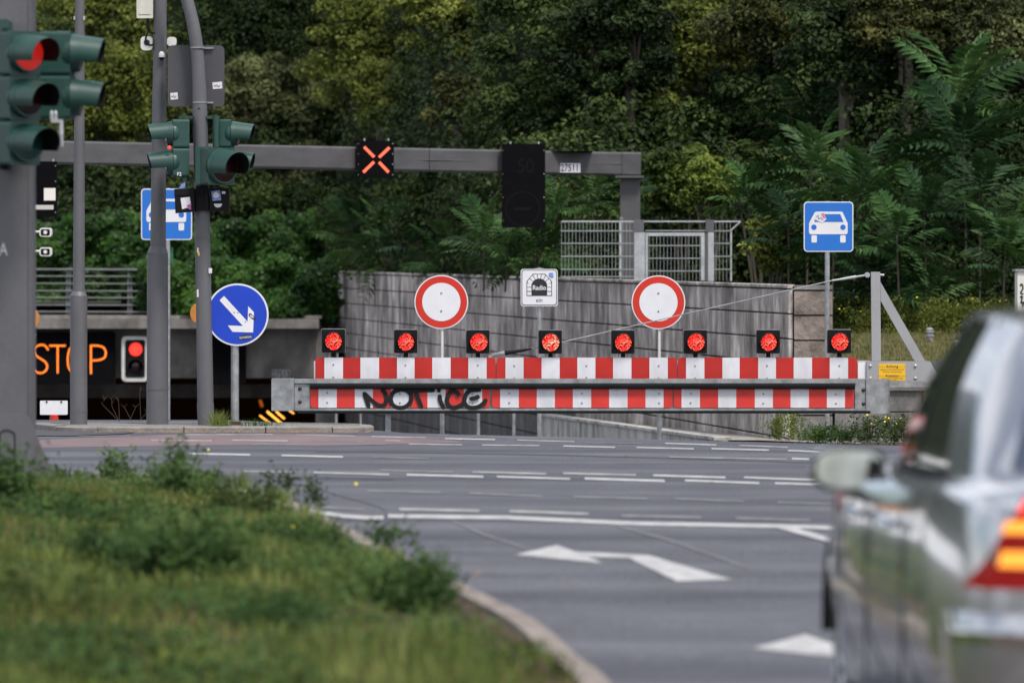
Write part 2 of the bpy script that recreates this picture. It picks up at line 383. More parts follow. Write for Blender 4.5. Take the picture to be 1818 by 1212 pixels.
def text(mb, s, cx, cz, h, y, wscale=1.0, bold=0.0, mi=0, rot=0.0):
    """letters facing the camera, centred at cx, cz, cap height h"""
    cu = bpy.data.curves.new('t', 'FONT'); cu.body = s; cu.size = 1; cu.align_x = 'CENTER'; cu.offset = bold; cu.resolution_u = 3
    ob = bpy.data.objects.new('t', cu); C.objects.link(ob)
    dg = bpy.context.evaluated_depsgraph_get(); me = bpy.data.meshes.new_from_object(ob.evaluated_get(dg))
    k = h / .69
    cr, sr = math.cos(rot), math.sin(rot)
    vs = []
    for q in me.vertices:
        a, b = q.co.x * k * wscale, (q.co.y - .345) * k
        vs.append((cx + a * cr - b * sr, y, cz + a * sr + b * cr))
    mb.add(vs, [tuple(f.vertices) for f in me.polygons], mi)
    bpy.data.objects.remove(ob); bpy.data.curves.remove(cu); bpy.data.meshes.remove(me)
    return mb

def npmesh(name, V, Fc, m, parent=None, nper=3):
    """big meshes from numpy arrays; Fc (k, nper)"""
    me = bpy.data.meshes.new(name)
    off = Vector((0, 0, 0)); q = parent
    while q is not None: off += q.location; q = q.parent
    V = V - np.array(off)
    me.vertices.add(len(V)); me.vertices.foreach_set('co', V.astype(np.float32).ravel())
    me.loops.add(Fc.size); me.loops.foreach_set('vertex_index', Fc.astype(np.int32).ravel())
    me.polygons.add(len(Fc)); me.polygons.foreach_set('loop_start', np.arange(0, Fc.size, nper, dtype=np.int32))
    me.update(calc_edges=True); me.materials.append(m)
    o = bpy.data.objects.new(name, me); C.objects.link(o)
    if parent: o.parent = parent
    return o

def leaves(rng, pts, nrm, size, asp=.55, fold=.18):
    """diamond leaves, two triangles each with a fold; returns V, F"""
    n = len(pts); nrm = nrm / (np.linalg.norm(nrm, axis=1, keepdims=True) + 1e-9)
    rnd = rng.normal(size=(n, 3)); a = np.cross(nrm, rnd); a /= np.linalg.norm(a, axis=1, keepdims=True) + 1e-9
    a[:, 2] -= .25; a /= np.linalg.norm(a, axis=1, keepdims=True)
    b = np.cross(nrm, a)
    s = (size * rng.uniform(.6, 1.35, n))[:, None]
    V = np.empty((n, 4, 3)); V[:, 0] = pts - a * s * .5; V[:, 2] = pts + a * s * .5
    V[:, 1] = pts + b * s * asp * .5 + nrm * s * fold - a * s * .05; V[:, 3] = pts - b * s * asp * .5 + nrm * s * fold - a * s * .05
    i = np.arange(n) * 4
    Fc = np.concatenate([np.stack([i, i + 1, i + 2], 1), np.stack([i, i + 2, i + 3], 1)])
    return V.reshape(-1, 3), Fc

def leaf_cloud(rng, cen, rad, nleaf, size, flat=.75):
    """leaves on the shells of many clumps"""
    k = len(cen); idx = np.repeat(np.arange(k), nleaf)
    d = rng.normal(size=(len(idx), 3)); d[:, 2] += .35; d /= np.linalg.norm(d, axis=1, keepdims=True)
    rr_ = rng.uniform(.45, 1.08, len(idx)) ** .6
    off = d * (rr_ * rad[idx])[:, None]; off[:, 2] *= flat
    pts = cen[idx] + off
    nr = d * .55 + rng.normal(size=d.shape) * .38 + np.array([0, -.15, .55])
    return leaves(rng, pts, nr, size)

# ------------------------------------------------------------------ ground, ramp, hill
def crest(X):
    c = 64.7 - 1.1 * X
    if X < -1: c += -2.2 * (X + 1)
    return max(59, min(72, c))
def ramp_z(D, c): return -.05 * (D - c) if D > c else zroad(D)

def grid(name, xs, fD, ts, fz, m, label=None, kind='structure', parent=None):
    b = MB(); nx, nt_ = len(xs), len(ts)
    for tt in ts:
        for X in xs:
            D = fD(X, tt); b.v.append((X, D, fz(X, D, tt)))
    b.f = [(j * nx + i, j * nx + i + 1, (j + 1) * nx + i + 1, (j + 1) * nx + i) for j in range(nt_ - 1) for i in range(nx - 1)]
    b.mi = [0] * len(b.f)
    o = b.build(name, m, parent, True)
    if kind: o['kind'] = kind
    if label: o['label'] = label
    return o
xs = [-400, -120, -60, -30, -16, -9, -6.5] + [-6 + .5 * i for i in range(25)] + [7, 9, 12, 20, 40, 80, 200, 400]
ds = [-200, -60, 0, 15, 22] + [24 + 2 * i for i in range(9)]
grid('road', xs, lambda X, t: t if t < 1e3 else crest(X), ds + [50, 55, 1e4], lambda X, D, t: zroad(D), 'asphalt', 'grey asphalt road of the junction with worn markings')
rx = [-400, -60, -20, -12, -8] + [-7 + .5 * i for i in range(23)] + [4.25, 6, 9, 20, 400]
def ramp_h(X, D, t):
    if X > 4.4: return max(-.55, -.05 * t) - .0
    return -.05 * t
grid('ramp_road', rx, lambda X, t: crest(X) + t, [0, 4, 10, 18, 30, 50, 80, 110, 150], ramp_h, 'asphalt', 'asphalt ramp sinking towards the tunnel mouth')

# wall line: right near end to left far end
WR = Vector((3.51, 84)); WL = Vector((-3.9, 145))
def wallpt(t): return WR + (WL - WR) * t
def walltop(t): return 1.43 + .25 * t
def wall_t(X): return (WR.x - X) / (WR.x - WL.x)

# hillside in three sheets
rs = np.random.RandomState(5)
bumps = [(rs.uniform(-20, 25), rs.uniform(90, 190), rs.uniform(1.5, 4), rs.uniform(-.5, .8)) for _ in range(60)]
def bump(X, D): return sum(a * math.exp(-((X - bx) ** 2 + (D - by) ** 2) / r / r) for bx, by, r, a in bumps)
def slope_h(s, start=3.0, k=.5): return 0 if s < start else (s - start) * k
ts = [0, .6, 1.5, 3, 4.5, 6, 8, 10, 13, 16, 19, 22, 25, 28, 32, 40, 60, 100]
def hz_mid(X, D, t):
    tt = max(0, min(1, wall_t(X))); s0 = max(3, 111.5 - (D - t))
    return walltop(tt) - .06 + slope_h(t, s0, .55) + (bump(X, D) if t > s0 + 1 else 0)
grid('hillside', [-3.9 + .39 * i for i in range(20)], lambda X, t: wallpt(wall_t(X)).y + .22 + t, ts, hz_mid, 'hill', 'dark wooded slope rising behind the concrete wall')
def hz_right(X, D, t):
    return .12 + .035 * min(t, 18) + slope_h(t, 21.5 + 5.7 * max(0, min(1, (6 - X) / 2.5)), .55) + (bump(X, D) if t > 28 else 0)
tr_ = [0, 2, 4, 8, 12, 16, 19, 20, 22, 25, 28, 32, 38, 45, 60, 100]
RX = [3.44] + [3.99 + .5 * i for i in range(10)] + [10, 14, 20, 40, 120]
grid('grassy_bank', RX, lambda X, t: 84.35 + t, tr_[:8], hz_right, 'drygrass', 'dry grass strip above the low block wall')
grid('hillside', RX, lambda X, t: 84.35 + t, tr_[7:], hz_right, 'hill', 'dark wooded slope beyond the grass strip')
def hz_left(X, D, t): return 2.75 + slope_h(t, .5, .42) + (bump(X, D) if t > 2 else 0)
grid('hillside', [-120, -40, -20, -14] + [-12 + i * .6 for i in range(14)] + [-3.84], lambda X, t: 151.5 + t, ts, hz_left, 'hill', 'dark wooded slope above the tunnel portal')
b = MB(); b.box((-3.96, 144.9, -5), (-3.86, 260, 40)); 
# backfill behind so no gap opens at the seam between sheets
def hill_height(X, D):
    if X > 3.52 and D > 84.35: return hz_right(X, D, D - 84.35)
    if X < -3.9: return hz_left(X, D, max(0, D - 151.5))
    tt = max(0, min(1, wall_t(X))); return hz_mid(X, D, max(0, D - wallpt(tt).y - .22))

def skirt(X, D0, hs):
    b = MB(); ds_ = [D0 + i * 2.5 for i in range(50)]
    for d in ds_: b.v += [(X, d, -3), (X, d, max(h(X, d) for h in hs) - .03)]
    b.f = [(2 * i, 2 * i + 2, 2 * i + 3, 2 * i + 1) for i in range(len(ds_) - 1)]; b.mi = [0] * len(b.f)
    o = b.build('hillside', 'hill'); o['kind'] = 'structure'; o['label'] = 'steep earth edge on the wooded slope'
skirt(3.475, 84.6, [lambda X, D: hz_mid(X, D, D - wallpt(wall_t(X)).y - .22), lambda X, D: hz_right(X, D, D - 84.35)])
skirt(-3.87, 152, [lambda X, D: hz_mid(X, D, D - wallpt(wall_t(X)).y - .22), lambda X, D: hz_left(X, D, D - 151.5)])
# ------------------------------------------------------------------ retaining wall of concrete blocks
wall = thing('retaining_wall', 'long stained concrete block wall descending beside the ramp behind the barrier', 'wall', (WR.x, WR.y, -.6))
dirv = (WL - WR).normalized(); nrmv = Vector((dirv.y, -dirv.x)) * 1.0
if nrmv.y > 0: nrmv = -nrmv       # faces the ramp and the camera
nrmv = Vector((-abs(dirv.y), -abs(dirv.x))).normalized()
LEN = (WL - WR).length
def wq(s, z, out=0.0):
    q = WR + dirv * s + nrmv * out; return (q.x, q.y, z)
def wall_block(s0, s1, z00, z01, z10, z11, out, m, nm='block'):
    """z00 bottom at s0, z01 top at s0, z10 bottom at s1, z11 top at s1"""
    b = MB(); c = .012
    vs = [wq(s0, z00, 0), wq(s1, z10, 0), wq(s1, z11, 0), wq(s0, z01, 0)]
    f = [wq(s0, z00, out - c), wq(s1, z10, out - c), wq(s1, z11, out - c), wq(s0, z01, out - c)]
    g_ = [wq(s0 + c, z00 + c, out), wq(s1 - c, z10 + c, out), wq(s1 - c, z11 - c, out), wq(s0 + c, z01 - c, out)]
    b.add(vs + f + g_, [(11, 10, 9, 8), (8, 9, 5, 4), (9, 10, 6, 5), (10, 11, 7, 6), (11, 8, 4, 7), (4, 5, 1, 0), (5, 6, 2, 1), (6, 7, 3, 2), (7, 4, 0, 3)])
    o = b.build(nm, m, wall)
    return o
bk = MB()
for (s0, s1) in [(i * LEN / 10, (i + 1) * LEN / 10) for i in range(10)]:
    pass
n_ = 10
vs = []
for i in range(n_ + 1):
    s = LEN * i / n_; t_ = i / n_
    vs += [wq(s, -7, .02), wq(s, walltop(t_) - .02, .02), wq(s, walltop(t_) - .02, -.25), wq(s, -7, -.25)]
fs = []
for i in range(n_):
    a = i * 4; c = a + 4
    fs += [(a, a + 1, c + 1, c), (a + 1, a + 2, c + 2, c + 1), (a + 2, a + 3, c + 3, c + 2)]
fs += [(0, 3, 2, 1), (n_ * 4, n_ * 4 + 1, n_ * 4 + 2, n_ * 4 + 3)]
bk.add(vs, fs).build('wall_core', 'joint', wall)
rng0 = random.Random(3)
nb_ = 12; gap = .016
for i in range(nb_):
    s0, s1 = LEN * i / nb_, LEN * (i + 1) / nb_
    t0, t1 = i / nb_, (i + 1) / nb_
    # coping
    k = 0; zt0, zt1 = walltop(t0), walltop(t1)
    h0 = [.055] + [.31] * 40
    z0, z1 = zt0, zt1
    while z0 > (-.75 if i < 2 else -4.6):
        hh = h0[k]
        out_ = (.10 if k == 0 else .075) + rng0.uniform(-.004, .004)
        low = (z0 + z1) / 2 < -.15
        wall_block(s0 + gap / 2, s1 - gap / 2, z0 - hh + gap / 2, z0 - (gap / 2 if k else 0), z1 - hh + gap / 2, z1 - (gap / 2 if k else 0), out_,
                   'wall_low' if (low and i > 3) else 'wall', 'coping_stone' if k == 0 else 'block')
        z0 -= hh; z1 -= hh; k += 1
# near end: rough brown stones facing the road, then low grey block wall going right
xs_ = [WR.x - .02, WR.x + .46]
endw = thing('wall_end_pier', 'rough brown stone end of the long concrete wall beside the blue car sign', 'wall', (WR.x + .23, 84, -.6))
b = MB(); b.box((WR.x, 83.98, -.9), (WR.x + .45, 84.30, 1.40)); b.build('core', 'joint', endw)
z = 1.43; k = 0
while z > -.75:
    hh = .075 if k == 0 else .31
    x1_ = WR.x + .47
    b = MB(); b.bbox((WR.x - .005, 83.94 - (.02 if k == 0 else 0) + rng0.uniform(-.006, .006), z - hh + .012), (x1_, 84.33, z - .008), .012)
    b.build('coping_stone' if k == 0 else 'stone_block', 'wall_brown' if 0 < k < 5 else 'wall_grey', endw)
    z -= hh; k += 1
low = thing('low_block_wall', 'low grey block wall with slanted coping under the grass strip', 'wall', (5.4, 83.3, -.6))
b = MB(); b.box((4.02, 84.0, -.9), (9.5, 84.3, .08)); b.build('core', 'joint', low)
for i in range(5):
    X0 = 4.0 + i * 1.1
    for k in range(3):
        z1 = .16 - .0 - k * .31
        b = MB(); b.bbox((X0 + .01, 83.9 + rng0.uniform(-.005, .005), z1 - .30), (X0 + 1.09, 84.31, z1 - .006), .012); b.build('block', 'wall_grey', low)
for i in range(4):
    X0 = 4.0 + i * 1.4
    b = MB(); b.add([(X0 + .01, 83.86, .158), (X0 + 1.39, 83.86, .158), (X0 + 1.39, 84.4, .235), (X0 + .01, 84.4, .235), (X0 + .01, 83.86, .115), (X0 + 1.39, 83.86, .115), (X0 + 1.39, 84.4, .163), (X0 + .01, 84.4, .163)],
          [(0, 1, 2, 3), (4, 5, 1, 0), (5, 6, 2, 1), (6, 7, 3, 2), (7, 4, 0, 3), (7, 6, 5, 4)]); b.build('coping_stone', 'wall_grey', low)

# pale low wall and dusty ledge between ramp and big wall
A0, A1 = Vector((2.45, 81.0)), Vector((.446, 105.0))
z_a0, z_a1 = HC - (781 - HY) / F * 81, HC - (738 - HY) / F * 105
pw = thing('pale_ramp_wall', 'pale concrete side wall of the ramp with rust streaks below the barrier', 'wall', (A0.x, A0.y, -1))
b = MB(); th = Vector((.14, .01))
def q3(p2, z): return (p2.x, p2.y, z)
b.add([q3(A0, -3), q3(A1, -3), q3(A1, z_a1), q3(A0, z_a0), q3(A0 + th, -3), q3(A1 + th, -3), q3(A1 + th, z_a1), q3(A0 + th, z_a0)],
      [(3, 2, 1, 0), (4, 5, 6, 7), (2, 6, 5, 1), (0, 4, 7, 3), (3, 7, 6, 2)])
b.build('wall_face', 'wall_light', pw)
b = MB(); o_ = Vector((-.03, -.02)); i_ = Vector((.18, .02))
b.add([q3(A0 + o_, z_a0), q3(A1 + o_, z_a1), q3(A1 + i_, z_a1), q3(A0 + i_, z_a0), q3(A0 + o_, z_a0 + .035), q3(A1 + o_, z_a1 + .035), q3(A1 + i_, z_a1 + .035), q3(A0 + i_, z_a0 + .035)],
      [(4, 7, 6, 5), (0, 4, 5, 1), (1, 5, 6, 2), (2, 6, 7, 3), (3, 7, 4, 0), (0, 1, 2, 3)])
b.build('coping', 'wall_light', pw)
b = MB()
n_ = 14
for i in range(n_ + 1):
    t_ = i / n_; a = A0 + (A1 - A0) * t_; zz = z_a0 + (z_a1 - z_a0) * t_
    wt = (a.y - 84) / 61; X2 = WR.x + (WL.x - WR.x) * wt + .05
    if a.y < 84: X2 = 4.2
    for j in range(5):
        u = j / 4; b.v.append((a.x + .15 + (X2 - a.x - .15) * u, a.y, zz + .01 - (.05 * u) + rng0.uniform(-.01, .01)))
b.f = [(i * 5 + j, i * 5 + j + 1, (i + 1) * 5 + j + 1, (i + 1) * 5 + j) for i in range(n_) for j in range(4)]; b.mi = [0] * len(b.f)
o = b.build('dirt_ledge', 'dirt', None, True); o['kind'] = 'structure'; o['label'] = 'dusty sloping ledge between the pale wall and the long block wall'
# ground apron right of the ramp, between crest and walls
b = MB(); b.add([(2.45, 64, -.15), (12, 60, -.15), (12, 84, -.58), (2.45, 84, -.52)], [(0, 1, 2, 3)])
o = b.build('gravel_apron', 'soil'); o['kind'] = 'structure'; o['label'] = 'bare ground strip between the road and the low block wall'
# paved strip on the bank
b = MB(); b.add([(4.1, 84.5, .135), (30, 84.5, .135), (30, 88.8, .285), (4.1, 88.8, .285)], [(0, 1, 2, 3)])
o = b.build('paved_path', 'paved'); o['kind'] = 'structure'; o['label'] = 'pale paved strip at the foot of the grass bank'

# ------------------------------------------------------------------ tunnel portal
TD = 140.0
por = thing('tunnel_portal', 'dark tunnel mouth under a grey concrete lintel with ivy above', 'tunnel', (-6.5, TD, -4))
def bx(x0, y0, x1, y1, D0, D1, D=None):
    a = P(x0, y0, D or D0); c = P(x1, y1, D or D0); b = MB(); b.box((a.x, D0, a.z), (c.x, D1, c.z)); return b
bx(-120, 566, 566, 583, TD, TD + 12).build('fascia_slab', 'portal', por)
bx(-120, 560, 570, 565.7, TD + .3, TD + 12, TD).build('parapet_kerb', 'portal', por)
bx(-120, 583.3, 560, 671, TD + .75, TD + 2).build('lintel', 'portal', por)
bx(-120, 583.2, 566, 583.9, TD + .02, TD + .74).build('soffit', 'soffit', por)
bx(560.3, 583.5, 600, 1000, TD + .7, TD + 2).build('side_wall', 'portal', por)
bx(-120, 682, 566, 706, TD + 6, TD + 6.5, TD + 6).build('cross_beam', 'portal', por)
b = MB(); a = P(-220, 600, TD); c = P(600, 600, TD)
zt, zb = 1.0, -4.6
b.add([(a.x, TD + 2, zt), (c.x, TD + 2, zt), (c.x, TD + 60, zt), (a.x, TD + 60, zt), (a.x, TD + 2, zb), (c.x, TD + 2, zb), (c.x, TD + 60, zb), (a.x, TD + 60, zb)],
      [(0, 1, 2, 3), (1, 5, 6, 2), (0, 3, 7, 4), (3, 2, 6, 7), (4, 7, 6, 5)])
b.build('tunnel_lining', 'tunnel', por)
for i, (x0, y0, x1, y1) in enumerate([(461, 737, 478, 750), (474, 730, 500, 752), (490, 730, 505, 743), (513, 728, 522, 734)]):
    b = MB(); D = TD + 10 + i; q0 = P(x0, y0, D); q1 = P(x1, y1, D)
    r_ = [.016, .022, .018, .014][i]
    b.tube([q0, q1], r_, 8); b.build('tunnel_reflection', 'tunnel_reflection_glow', por)  # glowing tubes stand in for reflections of the tunnel lights
for (x, y, w_, h_) in [(459, 710, 9, 12)]:
    D = TD + 20; b = MB(); b.prism(poly([(x, y), (x + w_ * .6, y), (x + w_, y + h_), (x + w_ * .4, y + h_)], D), D, D + .05)
    b.build('distant_lamp', emis('far_lamp', (1, .22, .02), .18), por)
pl_ = bpy.data.lights.new('tunnel_glow_fill', 'POINT'); pl_.energy = 700; pl_.color = (1, .38, .10); pl_.shadow_soft_size = .3  # unseen point light added for the warm glow inside the tunnel
plo = bpy.data.objects.new('tunnel_glow_fill', pl_); C.objects.link(plo); plo.location = P(420, 660, TD + 26)
# tag 27513 on the lintel
b = MB(); D = TD + .745
b.prism(poly([(483, 656), (515, 656), (515, 671), (483, 671)], TD + .75), D - .003, D + .002); tg = b.build('number_plate', mat('tag_grey', (.34, .33, .32), .7), por)
b = MB(); q = P(499, 664, TD + .75); text(b, '27513', q.x, q.z, .14, D - .006, .72, .01); b.build('number', 'ink', tg)

# retaining wall behind the ivy
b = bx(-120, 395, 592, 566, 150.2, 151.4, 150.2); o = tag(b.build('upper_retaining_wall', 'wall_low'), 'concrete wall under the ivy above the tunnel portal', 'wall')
b = MB(); b.box((-4.05, 144.9, -6), (-3.84, 153, 1.7)); tag(b.build('return_wall', 'wall'), 'narrow concrete return at the far end of the long wall', 'wall')

# railing left above the portal
ra = thing('railing', 'galvanised tube railing above the tunnel portal beside the ivy', 'railing', P(160, 562, TD + .5))
for y in (478, 490, 503, 516, 528, 541, 553):
    b = MB(); b.tube([P(-20, y, TD + .5), P(300, y + 1, TD + .5)], .016 if y > 480 else .022, 8); b.build('rail', 'raildark', ra)
for x in (20, 117, 122, 226, 231, 300):
    b = MB(); b.box(P(x, 476, TD + .5) + Vector((0, .03, 0)), P(x + 3.4, 560.5, TD + .5) + Vector((0, .08, 0))); b.build('post', 'raildark', ra)

# STOP display, dark boards
st = thing('message_display', 'black message board showing STOP in amber letters under the tunnel lintel', 'display', P(120, 680, TD + .3))
b = MB(); b.bbox(P(-10, 590, TD + .3), P(203, 682, TD + .3) + Vector((0, .35, 0)), .03); b.build('case', 'blackbox', st)
LP = {
 'S': catmull([(85, 620), (80, 613.5), (72, 612), (63, 616), (60, 623), (64, 631), (73, 637), (81, 643), (84, 651), (80, 659), (72, 662), (64, 660), (59, 655)], 4),
 'T1': [(89, 613.5), (116.5, 613.5)], 'T2': [(102.5, 616), (102.5, 662)],
 'O': catmull([(134, 612.5), (125, 618), (121, 630), (120.5, 644), (124, 656), (134, 662), (144, 656), (148, 644), (147.5, 630), (143, 618), (134.2, 612.4)], 4),
 'P1': [(161.5, 662), (161.5, 613)], 'P2': catmull([(161.5, 613.5), (174, 613.5), (184, 617), (188, 626), (185, 635), (175, 639), (163.5, 639.5)], 4)}
for nm, pts in (('letter_s', [LP['S']]), ('letter_t', [LP['T1'], LP['T2']]), ('letter_o', [LP['O']]), ('letter_p', [LP['P1'], LP['P2']])):
    b = MB(); D = TD + .29
    for k, ps in enumerate(pts):
        seen = []; r_ = 1.75 / F * D
        for (xa_, ya_), (xb_, yb_) in zip(ps, ps[1:]):
            m_ = max(1, int(math.hypot(xb_ - xa_, yb_ - ya_) / .4))
            for j in range(m_ + 1):
                x_, y_ = xa_ + (xb_ - xa_) * j / m_, ya_ + (yb_ - ya_) * j / m_
                if not seen or math.hypot(x_ - seen[-1][0], y_ - seen[-1][1]) > 3.15: seen.append((x_, y_))
        for x_, y_ in seen: cx_, cz_ = px(x_, y_, D); b.prism(circ(cx_, cz_, r_, 8), D - .016 - k * .004, D - .012 - k * .004)
    b.build(nm, 'led_stop', st)
b = MB(); b.bbox(P(352, 592, TD + .5), P(436, 680, TD + .5) + Vector((0, .22, 0)), .02)
tag(b.build('dark_cabinet', 'blackbox'), 'black unlit cabinet under the tunnel lintel between the grey poles', 'cabinet')
# portal red signal
sg = thing('tunnel_signal', 'two lamp signal with white rounded border and red light on at the tunnel mouth', 'traffic light', P(240, 678, TD + .2))
b = MB(); D = TD + .2; b.prism(rr(*px(216, 677, D), *px(263, 597, D), .09), D, D + .18); b.build('white_border', 'white_plastic', sg)
b = MB(); b.prism(rr(*px(222, 670, D), *px(257.5, 603, D), .05), D - .012, D - .001); b.build('face_plate', 'black', sg)
for (y, m_, nm) in ((620, 'led_red', 'red_lamp'), (650, 'lens', 'dark_lamp')):
    b = MB(); q = P(241, y, D); b.dome((q.x, D - .014, q.z), .138, .05, n=20); b.build(nm, m_, sg, True)
    b = MB(); 
    for a0 in range(0, 180, 15):
        pass
    ring = [(q.x + .155 * math.cos(R(a_)), q.z + .155 * math.sin(R(a_))) for a_ in range(-20, 201, 10)]
    vs = [(x_, D - .013, z_) for x_, z_ in ring] + [(x_, D - .16, z_ - .01) for x_, z_ in ring]; n = len(ring)
    b.add(vs, [(i, i + 1, n + i + 1, n + i) for i in range(n - 1)]); b.build('visor', 'black', sg)
# small hoarding in front: white board on red post
D = 74.; hs = thing('white_board_on_red_post', 'small white board on a red post behind the left end of the traffic island', 'sign', P(96, 760, D))
b = MB(); b.bbox(P(71, 711, D), P(120, 736, D) + Vector((0, .03, 0)), .01); hb = b.build('board', 'white', hs)
b = MB()
for x in (83, 109): b.box(P(x - 1.5, 711.5, D) - Vector((0, .008, 0)), P(x + 1.5, 714.5, D) - Vector((0, .001, 0)))
b.build('clips', 'ink', hb)
for i, y in enumerate((736.3, 741, 746, 751, 756)):
    b = MB(); r_ = .05 if i % 2 else .046; b.tube([P(96, y, D) + Vector((0, .015, 0)), P(96, y + 4.7, D) + Vector((0, .015, 0))], r_, 14); b.build('red_sleeve', 'red', hs, True)
b = MB(); b.tube([P(96, 760.5, D) + Vector((0, .015, 0)), P(96, 800, D) + Vector((0, .015, 0))], .04, 12); b.build('post', 'galv', hs, True)

# ------------------------------------------------------------------ traffic island
isl = bpy.data.objects.new('traffic_island', None); C.objects.link(isl); isl['kind'] = 'structure'; isl['label'] = 'raised paved traffic island with weathered kerb stones'
isl.location = (-3, 66.6, 0)
zt_ = .06
front = [(-4.74, 67.3), (-4.5, 66.5), (-4.05, 66.05), (-3.2, 65.9), (-2.4, 65.85), (-1.75, 65.9), (-1.45, 66.15), (-1.36, 66.6)]
back = [(-1.5, 67.2), (-2.1, 67.7), (-3.2, 67.9), (-4.2, 68.0), (-4.74, 67.8)]
fc = catmull(front + back + [front[0]], 4)
def offs(pts, d):
    n = len(pts) - 1; o = []
    for i in range(n):
        a = Vector(pts[(i - 1) % n]); c = Vector(pts[(i + 1) % n]); t_ = (c - a).normalized(); o.append(Vector(pts[i]) + Vector((-t_.y, t_.x)) * d)
    return o
inn = offs(fc, .13)
b = MB(); b.add([(q.x, q.y, zt_ - .006) for q in inn], [tuple(range(len(inn)))]); b.build('paving', 'cobble', isl)
n = len(inn); step = 4
for i in range(0, n, step):
    b = MB(); idx = [k % n for k in range(i, i + step + 1)]
    dz = rng0.uniform(-.006, .006)
    o_ = [Vector(fc[k]) for k in idx]; i_ = [inn[k] for k in idx]
    def lerp_end(l):
        l = list(l); l[0] = l[0] + (l[1] - l[0]) * .04; l[-1] = l[-1] + (l[-2] - l[-1]) * .04; return l
    o_, i_ = lerp_end(o_), lerp_end(i_); k = len(o_)
    vs = [(q.x, q.y, -.05) for q in o_] + [(q.x, q.y, zt_ - .012 + dz) for q in o_] + [(q.x + (r_.x - q.x) * .12, q.y + (r_.y - q.y) * .12, zt_ + dz) for q, r_ in zip(o_, i_)] + [(q.x, q.y, zt_ + dz) for q in i_] + [(q.x, q.y, -.05) for q in i_]
    fs = []
    for L_ in range(4):
        fs += [(L_ * k + j, L_ * k + j + 1, (L_ + 1) * k + j + 1, (L_ + 1) * k + j) for j in range(k - 1)]
    fs += [(0, k, 2 * k, 3 * k, 4 * k), (k - 1, 5 * k - 1, 4 * k - 1, 3 * k - 1, 2 * k - 1)]
    b.add(vs, fs).build('kerb_stone', 'kerb', isl)
b = MB(); b.add([tuple(Gp(25, 774, .008)), tuple(Gp(60, 762, .008)), tuple(Gp(150, 762, .008)), tuple(Gp(250, 766, .008)), tuple(Gp(220, 771, .008)), tuple(Gp(120, 775, .008))], [(5, 4, 3, 2, 1, 0)])
o = b.build('tarmac_patch', mat('dark_tarmac', (.045, .045, .05), .8, 0, .2, 5)); o['kind'] = 'structure'; o['label'] = 'darker tarmac patch at the left tip of the traffic island'
# red cycle crossing
b = MB(); pts = [(55, 795), (70, 781), (300, 771), (560, 770), (700, 775), (835, 785), (600, 791), (420, 790)]
b.add([tuple(Gp(x, y, .002)) for x, y in pts], [tuple(range(len(pts)))[::-1]])
o = b.build('red_cycle_crossing', 'redlane'); o['kind'] = 'structure'; o['label'] = 'faded red cycle crossing in front of the traffic island'

